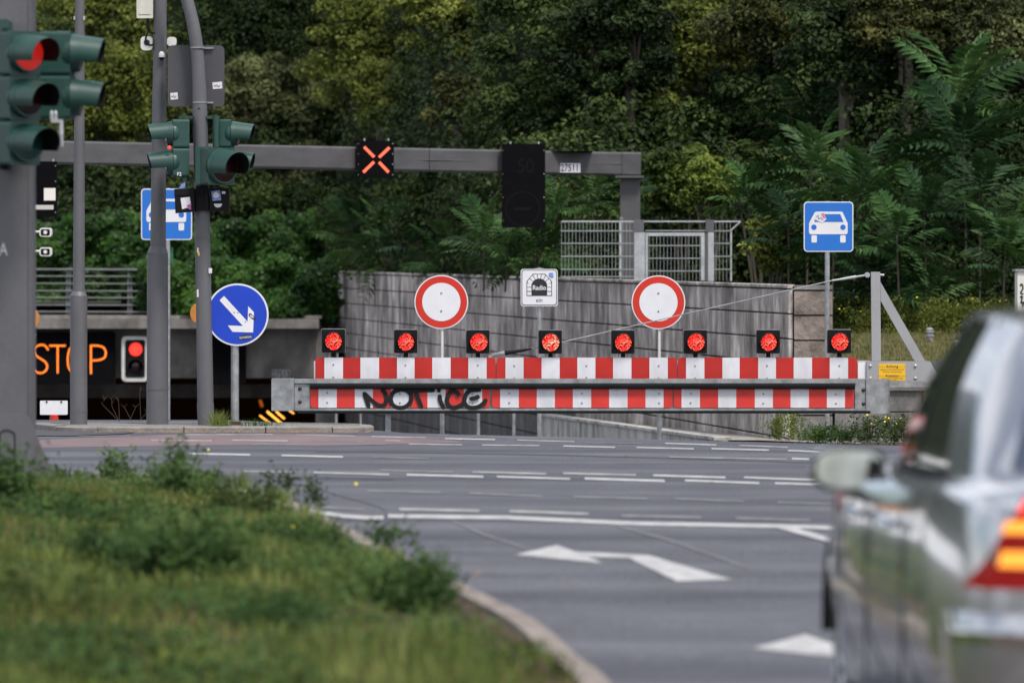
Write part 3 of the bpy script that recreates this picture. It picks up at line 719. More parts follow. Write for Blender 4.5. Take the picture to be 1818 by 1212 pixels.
# ------------------------------------------------------------------ road markings
def dash(x0, y0, x1, y1, t=2.4, m='mark', nm='lane_dash', z=.004):
    b = MB(); h = t / 2
    b.add([tuple(Gp(x0, y0 + h, z)), tuple(Gp(x1, y1 + h, z)), tuple(Gp(x1, y1 - h, z)), tuple(Gp(x0, y0 - h, z))], [(0, 1, 2, 3)])
    return b.build(nm, m, marks)
marks = bpy.data.objects.new('road_markings', None); C.objects.link(marks); marks['kind'] = 'structure'; marks['label'] = 'white painted dashes, lines and arrows on the asphalt'
dl = [
 (268, 781.5, 376, 782.5, 2, 1), (412, 781.5, 511, 782.7, 2, 1), (554, 782.5, 645, 783.5, 1.6, 2), (684, 782, 711, 782.6, 1.6, 1),
 (140, 775, 230, 773.5, 1.3, 2), (330, 771.5, 485, 771.5, 1.3, 1), (524, 772, 630, 774.5, 1.3, 1), (660, 775, 755, 777.2, 1.6, 1), (790, 779, 879, 780.6, 2, 0), (759, 772, 795, 773, 1.2, 2), (838, 775, 900, 776.3, 1.2, 2),
 (445, 788.6, 549, 789.2, 1.3, 2), (570, 788, 683, 789.2, 1.3, 2), (726, 788.6, 821, 789.9, 2, 1), (856, 790.3, 958, 791.2, 1.9, 1), (1000, 792, 1092, 794.3, 2, 0), (1130, 794.5, 1232, 797, 2, 0), (1263, 796.7, 1365, 799.3, 2.2, 0), (1399, 800, 1457, 802.1, 2.2, 0),
 (918, 781.6, 1020, 784.3, 1.6, 1), (1181, 787.3, 1272, 790.1, 1.8, 0), (1312, 791, 1399, 794.4, 1.8, 1), (1040, 786, 1140, 787.5, 1.1, 2), (1435, 795.5, 1500, 797, 1.4, 2),
 (336, 805.6, 444, 807.6, 3, 0), (500, 808.7, 609, 811.3, 3, 0), (663, 811.6, 762, 814.6, 1.6, 2), (1189, 811.5, 1397, 815.5, 1.5, 1), (1406, 814.4, 1436, 815.4, 3, 0), (1445, 817, 1500, 819, 1.6, 1),
 (300, 836, 420, 837, 1.2, 2), (432, 836.7, 528, 838.3, 2, 1), (557, 839, 691, 842.6, 3, 1), (722, 843, 858, 846.6, 3.4, 0), (882, 846.4, 1012, 850.5, 3, 0), (1038, 849.7, 1180, 854, 4, 0), (1216, 853, 1348, 858, 3.4, 0), (1376, 858, 1497, 862, 3, 0),
 (190, 842, 290, 840, 1.6, 2), (675, 835, 805, 838.4, 2.4, 2), (838, 838, 970, 841.5, 2.6, 1), (1000, 840.4, 1129, 843.5, 3, 1), (1160, 844, 1288, 848, 3.4, 0), (1321, 847.7, 1454, 852.6, 3, 0),
 (651, 871.7, 782, 874.6, 2.6, 2), (833, 876, 962, 881.5, 2.6, 2), (1018, 882, 1149, 885.6, 2.6, 2), (1200, 885.6, 1321, 890.5, 2.6, 2), (1381, 892, 1504, 896.2, 2, 2),
 (538, 899, 647, 905, 3, 2), (709, 904, 851, 907, 4, 1), (904, 907.6, 1045, 912.6, 4, 1), (1103, 915.6, 1245, 918.8, 4, 2), (1307, 920, 1439, 924, 3.5, 2)]
for x0, y0, x1, y1, t_, k in dl: dash(x0, y0, x1, y1, t_, ('mark', 'mark_mid', 'mark_faint')[k])
def pline(pts, t, m, nm, z=.005):
    b = MB(); n = len(pts); vs = []
    for i, (x, y) in enumerate(pts):
        a = pts[max(0, i - 1)]; c = pts[min(n - 1, i + 1)]
        vs += [tuple(Gp(x, y + t / 2, z)), tuple(Gp(x, y - t / 2, z))]
    b.add(vs, [(2 * i, 2 * i + 2, 2 * i + 3, 2 * i + 1) for i in range(n - 1)]); return b.build(nm, m, marks)
pline([(545, 906), (580, 912), (613, 917), (650, 919.5), (681, 919.5)], 6.5, 'mark', 'solid_line')
pline([(689, 916.5), (780, 918), (900, 919.5), (1000, 924), (1134, 930), (1250, 932), (1367, 934.5), (1450, 936.5), (1540, 941)], 6.5, 'mark', 'solid_line')
b = MB(); b.add([tuple(Gp(x, y, .0075)) for x, y in [(1366, 935), (1400, 935.5), (1500, 962), (1496, 971)]], [(3, 2, 1, 0)]); b.build('diagonal_line', 'mark', marks)
pline([(805, 926), (860, 950), (938, 975)], 3, 'mark_faint', 'worn_line')
pline([(1095, 934), (1190, 960), (1260, 985), (1325, 1008)], 3, 'mark_faint', 'worn_line')
def z2(x, y): return (880 + x / 2.754, 740 + y / 2.754)
ar = [z2(*q) for q in [(95, 676), (300, 628), (392, 661), (745, 677), (1155, 798), (888, 806), (650, 691), (455, 687), (525, 717)]]
b = MB(); v_ = [tuple(Gp(x, y, .0045)) for x, y in ar]
b.add(v_, [(0, 8, 7, 2, 1)[::1], (7, 6, 3, 2), (6, 5, 4, 3)]); b.build('turn_arrow', 'mark', marks)
b = MB(); v_ = [tuple(Gp(x, y, .0045)) for x, y in [(1336, 1152), (1428, 1127), (1478, 1143), (1640, 1150), (1800, 1205), (1700, 1210), (1590, 1160), (1500, 1160), (1530, 1172)]]
b.add(v_, [(0, 8, 7, 2, 1), (7, 6, 3, 2), (6, 5, 4, 3)]); b.build('turn_arrow', 'mark', marks)
pline(catmull([(505, 858), (535, 861), (555, 863), (580, 873), (610, 882), (650, 893), (683, 905), (686, 912), (676, 922)], 4), 1.7, 'crack', 'tar_seam', .0022)
pline([(300, 846), (420, 845), (535, 847), (700, 851)], 1.0, 'crack', 'tar_seam', .0022)
pline([(880, 806), (1000, 808), (1140, 812), (1300, 817), (1460, 822)], 1.6, 'crack', 'tar_seam', .0022)
pline([(560, 802), (720, 803), (880, 806)], 1.3, 'crack', 'tar_seam', .0022)

# ------------------------------------------------------------------ verge and its kerb
kp = [(1.0, 8), (.78, 15), (.52, 21)] + [tuple((Gp(x, y) * k_).xy) for x, y, k_ in [(1085, 1212, .955), (1030, 1165, .95), (965, 1105, .948), (870, 1053, .945), (765, 1003, .943), (650, 950, .943), (560, 908, .943), (500, 882, .94), (440, 866, .93), (360, 858, .925), (230, 855, .925), (100, 853, .925)]] + [(-4.5, 47.0), (-9, 47.2), (-40, 47.5)]
kc = catmull(kp, 5)
verge = MB()
vv = [(x, y, zroad(y) + .05) for x, y in kc] + [(-40, 8, -.02)]
vx = []
rows = 40
b = MB()
for i, (x, y) in enumerate(kc):
    for j in range(9):
        u = j / 8; X = x - .16 + (-14 - x) * u ** 1.6 if y < 47.3 and x > -14 else x - j * .2
        b.v.append((X, y - (.16 if y > 46 else 0) , zroad(y) + .085 + .06 * min(1, u * 3) * (1 if y < 46 else .2)))
b.f = [(i * 9 + j, i * 9 + j + 1, (i + 1) * 9 + j + 1, (i + 1) * 9 + j) for i in range(len(kc) - 1) for j in range(8)]; b.mi = [0] * len(b.f)
o = b.build('verge_ground', 'soil', None, True); o['kind'] = 'structure'; o['label'] = 'earth of the grassy verge beside the road'
kr = bpy.data.objects.new('verge_kerb', None); C.objects.link(kr); kr['kind'] = 'structure'; kr['label'] = 'worn kerb of pale stones along the grass verge'
cur = []; acc = 0
def kerbstone(pts):
    b = MB(); k = len(pts); vs = []
    for layer in range(4):
        for i, q in enumerate(pts):
            a = pts[max(0, i - 1)]; c = pts[min(k - 1, i + 1)]; t_ = (c - a).normalized(); nn = Vector((-t_.y, t_.x))
            w_ = (0, .012, .135, .15)[layer]; zz = (-.1, .092, .10, .02)[layer]
            qq = q + nn * w_; vs.append((qq.x, qq.y, zroad(qq.y) + zz))
            if layer == 0: vs[-1] = (qq.x, qq.y, zroad(qq.y) - .1)
    fs = [(L_ * k + j, L_ * k + j + 1, (L_ + 1) * k + j + 1, (L_ + 1) * k + j) for L_ in range(3) for j in range(k - 1)]
    fs += [(0, k, 2 * k, 3 * k), (k - 1, 4 * k - 1, 3 * k - 1, 2 * k - 1)]
    b.add(vs, fs).build('kerb_stone', 'kerb2', kr)
dense = [Vector(q) for q in catmull(kp, 24)]
cur = [dense[0]]; acc = 0
for q0, q1 in zip(dense, dense[1:]):
    acc += (q1 - q0).length; cur.append(q1)
    if acc > .98:
        pp = list(cur)
        if len(pp) > 2 and pp[0].x > -9: 
            pp[0] = pp[0] + (pp[1] - pp[0]).normalized() * .012; kerbstone([pp[0], pp[len(pp) // 2], pp[-1]])
        cur = [q1]; acc = 0

# ------------------------------------------------------------------ barrier: lower galvanised crash beam
BD = 76.0
bm = thing('crash_beam', 'long galvanised crash barrier beam with red and white boards and black NOTICE graffiti', 'barrier', P(1030, 740, BD))
b = MB(); D = BD
# body profile swept along x
def bar(x0, x1, y0, y1, d0, d1, name, m, par, D=BD, r=None):
    b = MB(); a = P(x0, y0, D); c = P(x1, y1, D)
    if r: b.bbox((a.x, D + d0, a.z), (c.x, D + d1, c.z), r)
    else: b.box((a.x, D + d0, a.z), (c.x, D + d1, c.z))
    return b.build(name, m, par)
bar(522.5, 1537, 672.5, 728, .02, .26, 'beam', 'galv', bm)
bar(523, 1520, 672.3, 680, -.03, .018, 'upper_flange', 'galv', bm)
bar(523, 1537, 725, 728.6, -.03, .018, 'lower_flange', 'galv', bm)
for x0, x1 in ((551, 872), (872.7, 1194), (1194.7, 1517)):
    b = MB(); z0, z1 = P(0, 690, BD).z, P(0, 681, BD).z; xa, xb = P(x0, 0, BD).x, P(x1, 0, BD).x
    prof = [(-.05, z0), (-.075, z0 + .012), (-.078, z1 - .014), (-.055, z1), (.0, z1), (.0, z0)]
    n = len(prof); b.add([(xa, BD + a, c) for a, c in prof] + [(xb, BD + a, c) for a, c in prof], [tuple(range(n))[::-1], tuple(range(n, 2 * n))] + [(i, (i + 1) % n, (i + 1) % n + n, i + n) for i in range(n)])
    b.build('rubber_strip', 'rubber', bm)
for x0, x1 in ((528, 898), (898.7, 1545)):
    bar(x0, x1, 728.8, 733.5, -.05, .24, 'bottom_rubber', 'rubber', bm)
bar(482, 522, 672, 729, -.025, .27, 'left_end_cap', 'galv2' if 0 else 'galv', bm, r=.008)
bar(522.6, 550, 682, 724.5, -.006, .019, 'left_bolt_plate', 'galv', bm)
bar(1518, 1537, 682, 724.5, -.006, .019, 'right_bolt_plate', 'galv', bm)
b = MB(); xa = P(1537.5, 0, BD).x; xb = P(1581, 0, BD).x; z0, z1 = P(0, 734, BD).z, P(0, 673, BD).z
arc = [(xa, -.03), (xa + .09, -.03)] + [(xb - .16 + .16 * math.sin(R(a_)), .13 - .16 * math.cos(R(a_))) for a_ in range(10, 91, 10)] + [(xb, .26), (xa, .26)]
n = len(arc); b.add([(a, BD + c, z0) for a, c in arc] + [(a, BD + c, z1) for a, c in arc], [tuple(range(n))[::-1], tuple(range(n, 2 * n))] + [(i, (i + 1) % n, (i + 1) % n + n, i + n) for i in range(n)])
b.build('right_end_cap', 'galv', bm, True)
for (x, y) in ((532.5, 689.5), (532.5, 713), (1533, 692), (1533, 716.5)):
    b = MB(); q = P(x, y, BD); b.dome((q.x, BD - .006, q.z), .022, .02, n=10); b.build('bolt', mat('rusty_bolt', (.05, .045, .04), .5, .5) if 'rusty_bolt' not in bpy.data.materials else bpy.data.materials['rusty_bolt'], bm, True)
def board(x0, x1, y0, y1, bounds, first_red, D, par, mred, r=.035, nm='striped_board'):
    """rounded board made of coloured fields; bounds = inner boundaries"""
    b = MB(); xs2 = [x0] + list(bounds) + [x1]; red = first_red
    za, zb = P(0, y1, D).z, P(0, y0, D).z
    for i in range(len(xs2) - 1):
        a, c = P(xs2[i], 0, D).x, P(xs2[i + 1], 0, D).x
        pl = []
        if i == len(xs2) - 2: pl += [(c - r + r * math.cos(R(t_)), zb - r + r * math.sin(R(t_))) for t_ in (90, 60, 30, 0)] + [(c - r + r * math.cos(R(t_)), za + r + r * math.sin(R(t_))) for t_ in (0, -30, -60, -90)]
        else: pl += [(c, zb), (c, za)]
        if i == 0: pl += [(a + r + r * math.cos(R(t_)), za + r + r * math.sin(R(t_))) for t_ in (-90, -120, -150, -180)] + [(a + r + r * math.cos(R(t_)), zb - r + r * math.sin(R(t_))) for t_ in (180, 150, 120, 90)]
        else: pl += [(a, za), (a, zb)]
        b.prism(pl, D - .016, D - .004, 1 if red else 0); red = not red
    return b.build(nm, ['whiteb', mred], par)
def rivets(par, pts, D):
    b = MB()
    for x, y in pts: q = P(x, y, D); b.dome((q.x, D - .016, q.z), .0115, .01, n=8, rings=2)
    return b.build('rivets', 'galv', par, True)
lo_b = [(551, 870, (565.5, 598, 630, 662, 694.5, 727, 759, 791, 823.5, 856)), (873.5, 1194, (888, 921, 953, 985, 1017, 1049.5, 1081.5, 1114, 1146, 1178)), (1196, 1516, (1210, 1242.5, 1275, 1307, 1340, 1372, 1403.5, 1436, 1468, 1500))]
rv = [[(581, 697), (581, 714), (710, 698.5), (710, 715), (839, 699), (839, 715)], [(904, 698), (904, 715), (1033, 698), (1033, 715), (1170, 698.5), (1170, 715)], [(1226, 698), (1226, 715), (1355, 699), (1355, 715.5), (1484, 699.5), (1484, 716)]]
for (x0, x1, bs), r_ in zip(lo_b, rv):
    o = board(x0, x1, 689.6, 723.5, bs, True, BD, bm, 'red2'); rivets(o, r_, BD)
# graffiti NOTICE on the first board and flange
gz = []
def gs(pts): gz.append(catmull([(450 + x / 3.367, 440 + y / 3.367) for x, y in pts], 5))
gs([(660, 866), (675, 905), (692, 958)]); gs([(658, 862), (700, 905), (745, 938), (780, 938), (796, 905), (785, 865), (765, 842)])
gs([(884, 848), (845, 856), (822, 890), (828, 930), (860, 953), (905, 950), (938, 920), (942, 880), (918, 852), (880, 846)])
gs([(912, 860), (960, 853), (1030, 848), (1085, 850)]); gs([(968, 856), (985, 900), (1008, 958)])
gs([(1112, 875), (1118, 915), (1140, 962)]); gs([(1098, 848), (1120, 852)])
gs([(1232, 885), (1210, 858), (1180, 858), (1158, 895), (1162, 935), (1195, 955), (1240, 940), (1256, 925)])
gs([(1362, 848), (1300, 850), (1268, 880), (1262, 925), (1290, 952), (1340, 950), (1378, 925), (1392, 900)]); gs([(1290, 902), (1330, 895), (1350, 882)])
gr = MB()
for k, ps in enumerate(gz):
    n = len(ps); wd = [7.6 / F * BD * min(1, .55 + min(i, n - 1 - i) * .25) for i in range(n)]
    gr.ribbon([px(x, y, BD) for x, y in ps], wd, BD - .0285 - k * .0012)
gr.build('graffiti', 'paint', bm)
# supports
for x, w_ in ((689, 10),):
    b = MB(); b.box(P(x - w_ / 2, 733.6, BD) + Vector((0, .06, 0)), P(x + w_ / 2, 840, BD) + Vector((0, .14, 0))); b.build('support_post', 'galv', bm)

# ------------------------------------------------------------------ barrier: upper swing arm with lamps, post and cable
UD = 76.45
ua = thing('swing_barrier', 'red and white swing barrier arm carrying eight red warning lamps', 'barrier', P(1700, 760, UD))
bar(563, 1560, 640, 682, .03, .20, 'arm_tube', 'galv2', ua, UD)
bar(557.5, 562, 641, 673, 0, .028, 'left_edge', 'white', ua, UD)
up_b = [(560, 880, (576, 609, 640, 673, 705, 736, 767.5, 800, 831.5, 864)), (881.5, 1202, (897.5, 929.5, 961.5, 993.5, 1025, 1057, 1088.5, 1121, 1153, 1185.5)), (1203.5, 1522, (1218, 1250.5, 1282.5, 1313, 1346, 1377.5, 1409, 1441.5, 1473, 1505.5))]
uv = [[(592, 647), (592, 669), (720, 648), (720, 670), (848.5, 648), (848.5, 670)], [(913, 649), (913, 671), (1041, 649), (1041, 670), (1169.5, 649), (1169.5, 671)], [(1234, 649), (1234, 671), (1361.5, 649), (1361.5, 671), (1490, 649), (1490, 671)]]
for (x0, x1, bs), r_ in zip(up_b, uv):
    o = board(x0, x1, 634.5, 679, bs, True, UD, ua, 'redb'); rivets(o, r_, UD)
bar(1523, 1537.5, 643, 680, 0, .15, 'white_end_box', 'white', ua, UD)
lx = [(592, 605, -6), (720.5, 606, -8), (848.5, 606.5, 5), (977, 607, 0), (1106, 607, -5), (1234.5, 606.5, 2), (1364, 606.5, -7), (1490, 606, 0)]
for k, (x, y, yaw) in enumerate(lx):
    q = P(x, y, UD); hw = .131
    b = MB(); b.bbox((q.x - hw, UD - .05, q.z - hw), (q.x + hw, UD + .07, q.z + hw), .012); lp = b.build('warning_lamp', 'black', ua)
    b = MB(); b.bbox((q.x - hw - .006, UD + .071, q.z - hw - .003), (q.x + hw + .004, UD + .085, q.z + hw + .007), .012); b.build('back_plate', 'galv', lp)
    cx = q.x + .006 + yaw * .0012; cz = q.z - .006
    b = MB(); b.dome((0, 0, 0), .096, .03, n=28, rings=5)
    mesh = b; 
    o = b.build('lens', 'lamp_led2' if k == 3 else 'lamp_led', None, True); o.parent = lp; o.location = (cx - ua.location.x, UD - .053 - ua.location.y, cz - ua.location.z)
    b = MB(); ang = [R(a_) for a_ in range(-50, 231, 10)]
    n = len(ang); r0, r1 = .106, .101
    vs = [(cx + r0 * math.cos(a_), UD - .05, cz + r0 * math.sin(a_)) for a_ in ang] + [(cx - .02 * (yaw / -8 if yaw < 0 else 0) * -1 + r1 * math.cos(a_), UD - .05 - .13 * max(.12, .5 + .5 * math.sin(a_)), cz + r1 * math.sin(a_) - .004) for a_ in ang]
    vs += [(cx + (r0 + .006) * math.cos(a_), UD - .05, cz + (r0 + .006) * math.sin(a_)) for a_ in ang]
    b.add(vs, [(i, i + 1, n + i + 1, n + i) for i in range(n - 1)] + [(2 * n + i, n + i, n + i + 1, 2 * n + i + 1) for i in range(n - 1)])
    b.build('visor', 'black', lp, True)
    b = MB(); b.box((q.x - .024, UD - .01, q.z - hw - .055), (q.x + .026, UD + .05, q.z - hw - .0005)); b.build('stub', 'black', lp)
    for dx in (-.056, .038):
        b = MB(); b.box((q.x + dx, UD + .03, q.z - hw - .06), (q.x + dx + .018, UD + .045, q.z - hw + .02)); b.build('bracket', 'galv2', lp)
# right part: foot plate, mast, brace
b = MB(); D = UD
b.prism(poly([(1538, 641), (1651, 641), (1672, 676), (1538, 676)], D), D - .03, D + .12); b.build('hinge_box', 'lightgrey', ua)
b = MB(); b.prism(poly([(1652, 640), (1800, 640), (1800, 676), (1673, 676)], D), D, D + .10); b.build('hinge_arm', 'steel', ua)
b = MB(); b.prism(poly([(1546.5, 482.5), (1562.5, 482.5), (1564, 640.6), (1548, 640.6)], D), D - .02, D + .08); b.build('mast', 'lightgrey', ua)
b = MB(); b.prism(poly([(1562.9, 500), (1642.5, 640.6), (1624, 640.6), (1563.5, 534)], D), D - .015, D + .07); b.build('brace', 'lightgrey', ua)
for (x, y) in ((1545, 649), (1545, 671), (1625, 649), (1625, 671)):
    b = MB(); q = P(x, y, D); b.dome((q.x, D - .03, q.z), .019, .022, n=10); b.build('bolt', 'galv2', ua, True)
b = MB(); b.prism(rr(*px(1560, 675.5, D), *px(1607, 645.5, D), .006), D - .035, D - .0305); yp = b.build('warning_plate', 'yellow', ua)
b = MB()
for s_, y, h_, ws in (('- - - Achtung - - -', 650, .030, .95), ('Zugang im Schwenkbereich der', 655.5, .014, 1.05), ('Schranken nicht gestattet', 659.5, .014, 1.05), ('- - - Attention - - -', 666.5, .030, .95), ('Staying in the swinging range', 671, .014, 1.05), ('is not permitted', 674.2, .010, 1.05)):
    q = P(1583.5, y, D); text(b, s_, q.x, q.z, h_, D - .0365, ws, .01 if h_ > .02 else 0)
b.build('lettering', 'ink', yp)
# cable
q0 = P(1541, 488, D); q1 = P(1478, 498, D); q2 = P(1000, 607, D); q3_ = P(928, 622, D); q4 = P(896, 627, D); q5 = P(868, 633, D)
def yy(q, dy): return q + Vector((0, dy, 0))
b = MB(); b.tube([yy(q1, .03), yy(P(1240, 552, D), .06), yy(q2, .09), yy(q3_, .09)], .0075, 6); b.build('cable', 'galv', ua, True)
b = MB(); b.tube([yy(q0, .03), yy(P(1520, 491.5, D), .03)], .012, 8); b.tube([yy(P(1520, 491.5, D), .03), yy(P(1492, 496, D), .03)], [.02, .014], 8); b.tube([yy(P(1492, 496, D), .03), yy(q1, .03)], .012, 8); b.build('turnbuckle', 'galv2', ua, True)
b = MB(); q = P(1540, 488, D); b.tube([yy(q, -.02), yy(q, .06)], .03, 14); b.build('shackle', 'galv2', ua, True)
b = MB(); b.tube([P(1562.6, 488, D) + Vector((0, .03, 0)), P(1570, 488.3, D) + Vector((0, .03, 0))], .014, 8); b.build('eye_bolt', 'galv2', ua, True)
b = MB(); b.tube([yy(P(945, 619, D), .09), yy(q3_, .09), yy(q4, .09)], [.008, .018, .026], 10); b.build('cable_sleeve', 'rubber', ua, True)
b = MB(); b.tube([yy(q4, .09), yy(P(880, 630, D), .09), yy(q5, .09)], [.03, .028, .016], 10); b.build('cable_clamp', 'galv', ua, True)
b = MB(); b.box(P(866, 630, D) + Vector((0, .02, 0)), P(874, 636, D) + Vector((0, .12, 0))); b.build('cable_anchor', 'galv', ua)
b = MB(); b.box(P(1735, 600, D) + Vector((0, -.1, 0)), P(1800, 840, D) + Vector((0, .35, 0))); b.build('pivot_column', 'lightgrey', ua)

# ------------------------------------------------------------------ round signs, radio sign, blue car signs
def post(par, x, y0, y1, D, r=.019, m='galv', dy=.03, name='post'):
    b = MB(); b.tube([P(x, y0, D) + Vector((0, dy, 0)), P(x, y1, D) + Vector((0, dy, 0))], r, 14); return b.build(name, m, par, True)
def no_entry(x, y, label):
    D = 77.6; t_ = thing('prohibition_sign', label, 'road sign', P(x, 860, D), 'round red and white signs above the barrier')
    q = P(x, y, D); r_ = 47.8 / F * D
    b = MB(); b.prism(circ(q.x, q.z, r_, 48), D, D + .004); pl = b.build('plate', 'white', t_)
    b = MB(); b.prism(circ(q.x, q.z, r_ * .958, 48), D - .0025, D - .0005); b.build('red_ring', 'red', pl)
    b = MB(); b.prism(circ(q.x, q.z, r_ * .71, 48), D - .005, D - .003); b.build('white_field', 'white', pl)
    b = MB()
    for dy in (-16, 16): s_ = P(x, y + dy, D); b.dome((s_.x, D - .005, s_.z), .013, .01, n=8, rings=2)
    b.build('rivets', 'galv', pl, True)
    post(t_, x + 1.5, y - 30, 700, D, .016, 'white_plastic'); post(t_, x + 1.5, 700, 840, D, .027, 'galv', name='lower_post')
no_entry(783.5, 536, 'round red ringed sign above the barrier left of the tunnel radio sign')
no_entry(1169, 536.5, 'round red ringed sign above the barrier right of the tunnel radio sign')

D = 82.; t_ = thing('tunnel_radio_sign', 'square white tunnel sign reading Radio ein on a grey post', 'road sign', P(957, 860, D))
b = MB(); b.prism(rr(*px(924.5, 543.5, D), *px(990, 477.5, D), .03), D, D + .004); pl = b.build('plate', 'white', t_)
b = MB(); b.prism(rr(*px(926, 542, D), *px(988.5, 479, D), .027), D - .002, D - .0005); b.build('black_border', 'ink', pl)
b = MB(); b.prism(rr(*px(927.3, 540.8, D), *px(987.3, 480.2, D), .024), D - .004, D - .0025); b.build('white_field', 'white', pl)
def sc(x, y): return (860 + x / 3.367, 440 + y / 3.367)
b = MB(); outer = [sc(*q) for q in [(252, 287), (252, 200), (290, 155), (363, 155), (404, 200), (404, 287)]]
b.prism(poly(outer, D), D - .006, D - .0045); b.build('arch', 'ink', pl)
b = MB()   # voussoirs: white stones between the black joints
cx_, cy_ = 328, 232
for y0, y1 in ((213, 233), (237, 258), (263, 283)):
    for xa_, xb_ in ((256, 281), (375, 400)): b.prism(poly([sc(xa_, y0), sc(xb_, y0), sc(xb_, y1), sc(xa_, y1)], D), D - .008, D - .0065)
import itertools
def octp(a_):   # outer octagon point in direction a (deg from +x, up positive)
    dx, dy = math.cos(R(a_)), -math.sin(R(a_)); best = 1e9
    for (p0, p1) in (((256, 202), (291, 159)), ((291, 159), (362, 159)), ((362, 159), (400, 202)), ((256, 283), (256, 202)), ((400, 202), (400, 283))):
        ex, ey = p1[0] - p0[0], p1[1] - p0[1]; det = dx * ey - dy * ex
        if abs(det) < 1e-6: continue
        s_ = ((p0[0] - cx_) * ey - (p0[1] - cy_) * ex) / det; u = ((p0[0] - cx_) * dy - (p0[1] - cy_) * dx) / det
        if s_ > 0 and -.01 <= u <= 1.01: best = min(best, s_)
    return (cx_ + dx * best, cy_ + dy * best)
angs = [20, 46, 68, 90 - 12 + 0, 0]
bounds_ = [17, 40, 60, 80, 100, 120, 140, 163]
for a0, a1 in zip(bounds_, bounds_[1:]):
    a0 += 1.6; a1 -= 1.6; am = (a0 + a1) / 2
    ip = lambda a_: (cx_ + 49 * math.cos(R(a_)), cy_ - 49 * math.sin(R(a_)))
    b.prism(poly([sc(*octp(a0)), sc(*octp(am)), sc(*octp(a1)), sc(*ip(a1)), sc(*ip(a0))], D), D - .008, D - .0065)
b.build('arch_stones', 'white', pl)
b = MB(); q = P(*sc(328, 237), D); text(b, 'Radio', q.x, q.z, .056, D - .0085, .88, .018); b.build('radio_lettering', 'white', pl)
b = MB(); q = P(*sc(328, 312), D); text(b, 'ein', q.x, q.z, .050, D - .0055, .95, .004); b.build('ein_lettering', 'ink', pl)
b = MB(); b.prism(poly([sc(385, 150), sc(412, 148), sc(414, 178), sc(402, 182), sc(384, 172)], D), D - .0055, D - .0045); b.build('sticker', 'stickerb', pl)
post(t_, 957.5, 474.5, 545, D, .022); post(t_, 957.5, 545, 860, D, .026, name='lower_post')
b = MB(); b.box(P(950, 475.8, D) + Vector((0, .005, 0)), P(965, 478, D) + Vector((0, .06, 0))); b.build('clamp', 'galv', t_)

def car_sign(x0, y0, x1, y1, D, label, postx, ybase, sticker=False):
    t_ = thing('motor_road_sign', label, 'road sign', P(postx, ybase, D), 'blue motor road signs')
    def u(a, c): return (x0 + (x1 - x0) * a, y0 + (y1 - y0) * c)
    b = MB(); b.prism(rr(*px(x0, y1, D), *px(x1, y0, D), .045), D, D + .004); pl = b.build('plate', 'white', t_)
    b = MB(); b.prism(rr(*px(x0 + 1.8, y1 - 1.8, D), *px(x1 - 1.8, y0 + 1.8, D), .035), D - .002, D - .0005); b.build('blue_field', 'blue2', pl)
    body = [(.255, .20), (.755, .20), (.785, .215), (.885, .43), (.885, .62), (.865, .65), (.13, .65), (.105, .62), (.105, .43), (.22, .215)]
    b = MB(); b.prism(poly([u(*q) for q in body], D), D - .004, D - .0025)
    for a in (.155, .735):
        b.prism(rr(*px(*u(a, .815), D), *px(*u(a + .11, .67), D), .012, 3), D - .004, D - .0025)
    b.build('car_pictogram', 'white', pl)
    b = MB(); b.prism(poly([u(*q) for q in [(.275, .248), (.735, .248), (.80, .405), (.21, .405)]], D), D - .006, D - .0045)
    for a in (.205, .79): q = P(*u(a, .51), D); b.prism(circ(q.x, q.z, .055 * (x1 - x0) / F * D, 20), D - .006, D - .0045)
    b.build('windscreen_and_lamps', 'blue2', pl)
    if sticker:
        b = MB(); b.prism(poly([u(*q) for q in [(.24, .26), (.40, .22), (.46, .35), (.37, .425), (.21, .35)]], D), D - .008, D - .0065); so_ = b.build('sticker', 'sticker', pl)
        b = MB(); b.prism(poly([u(*q) for q in [(.34, .235), (.40, .225), (.45, .33), (.39, .32)]], D), D - .0095, D - .0085); b.build('sticker_pink', 'pink', pl)
        b = MB(); b.ribbon(catmull([px(*u(*q), D) for q in [(.25, .31), (.29, .28), (.30, .34), (.35, .33), (.39, .37)]], 4), .008, D - .0088); b.build('sticker_scrawl', 'blue', pl)
    post(t_, postx, y0 - 1, ybase, D, .030 if D < 100 else .036)
    return t_
car_sign(1427, 358, 1515, 447, 82, 'blue square motor road sign with a sticker standing right of the long wall', 1469, 840, True)
lt = car_sign(250.5, 335, 341, 426, 90, 'blue square motor road sign half hidden behind the thicker grey pole', 298, 840)
b = MB(); D = 90.; b.prism(rr(*px(292, 467, D), *px(307, 438, D), .02), D + .08, D + .085); b.build('green_plate', mat('green_plate', (.015, .13, .05), .5), lt)

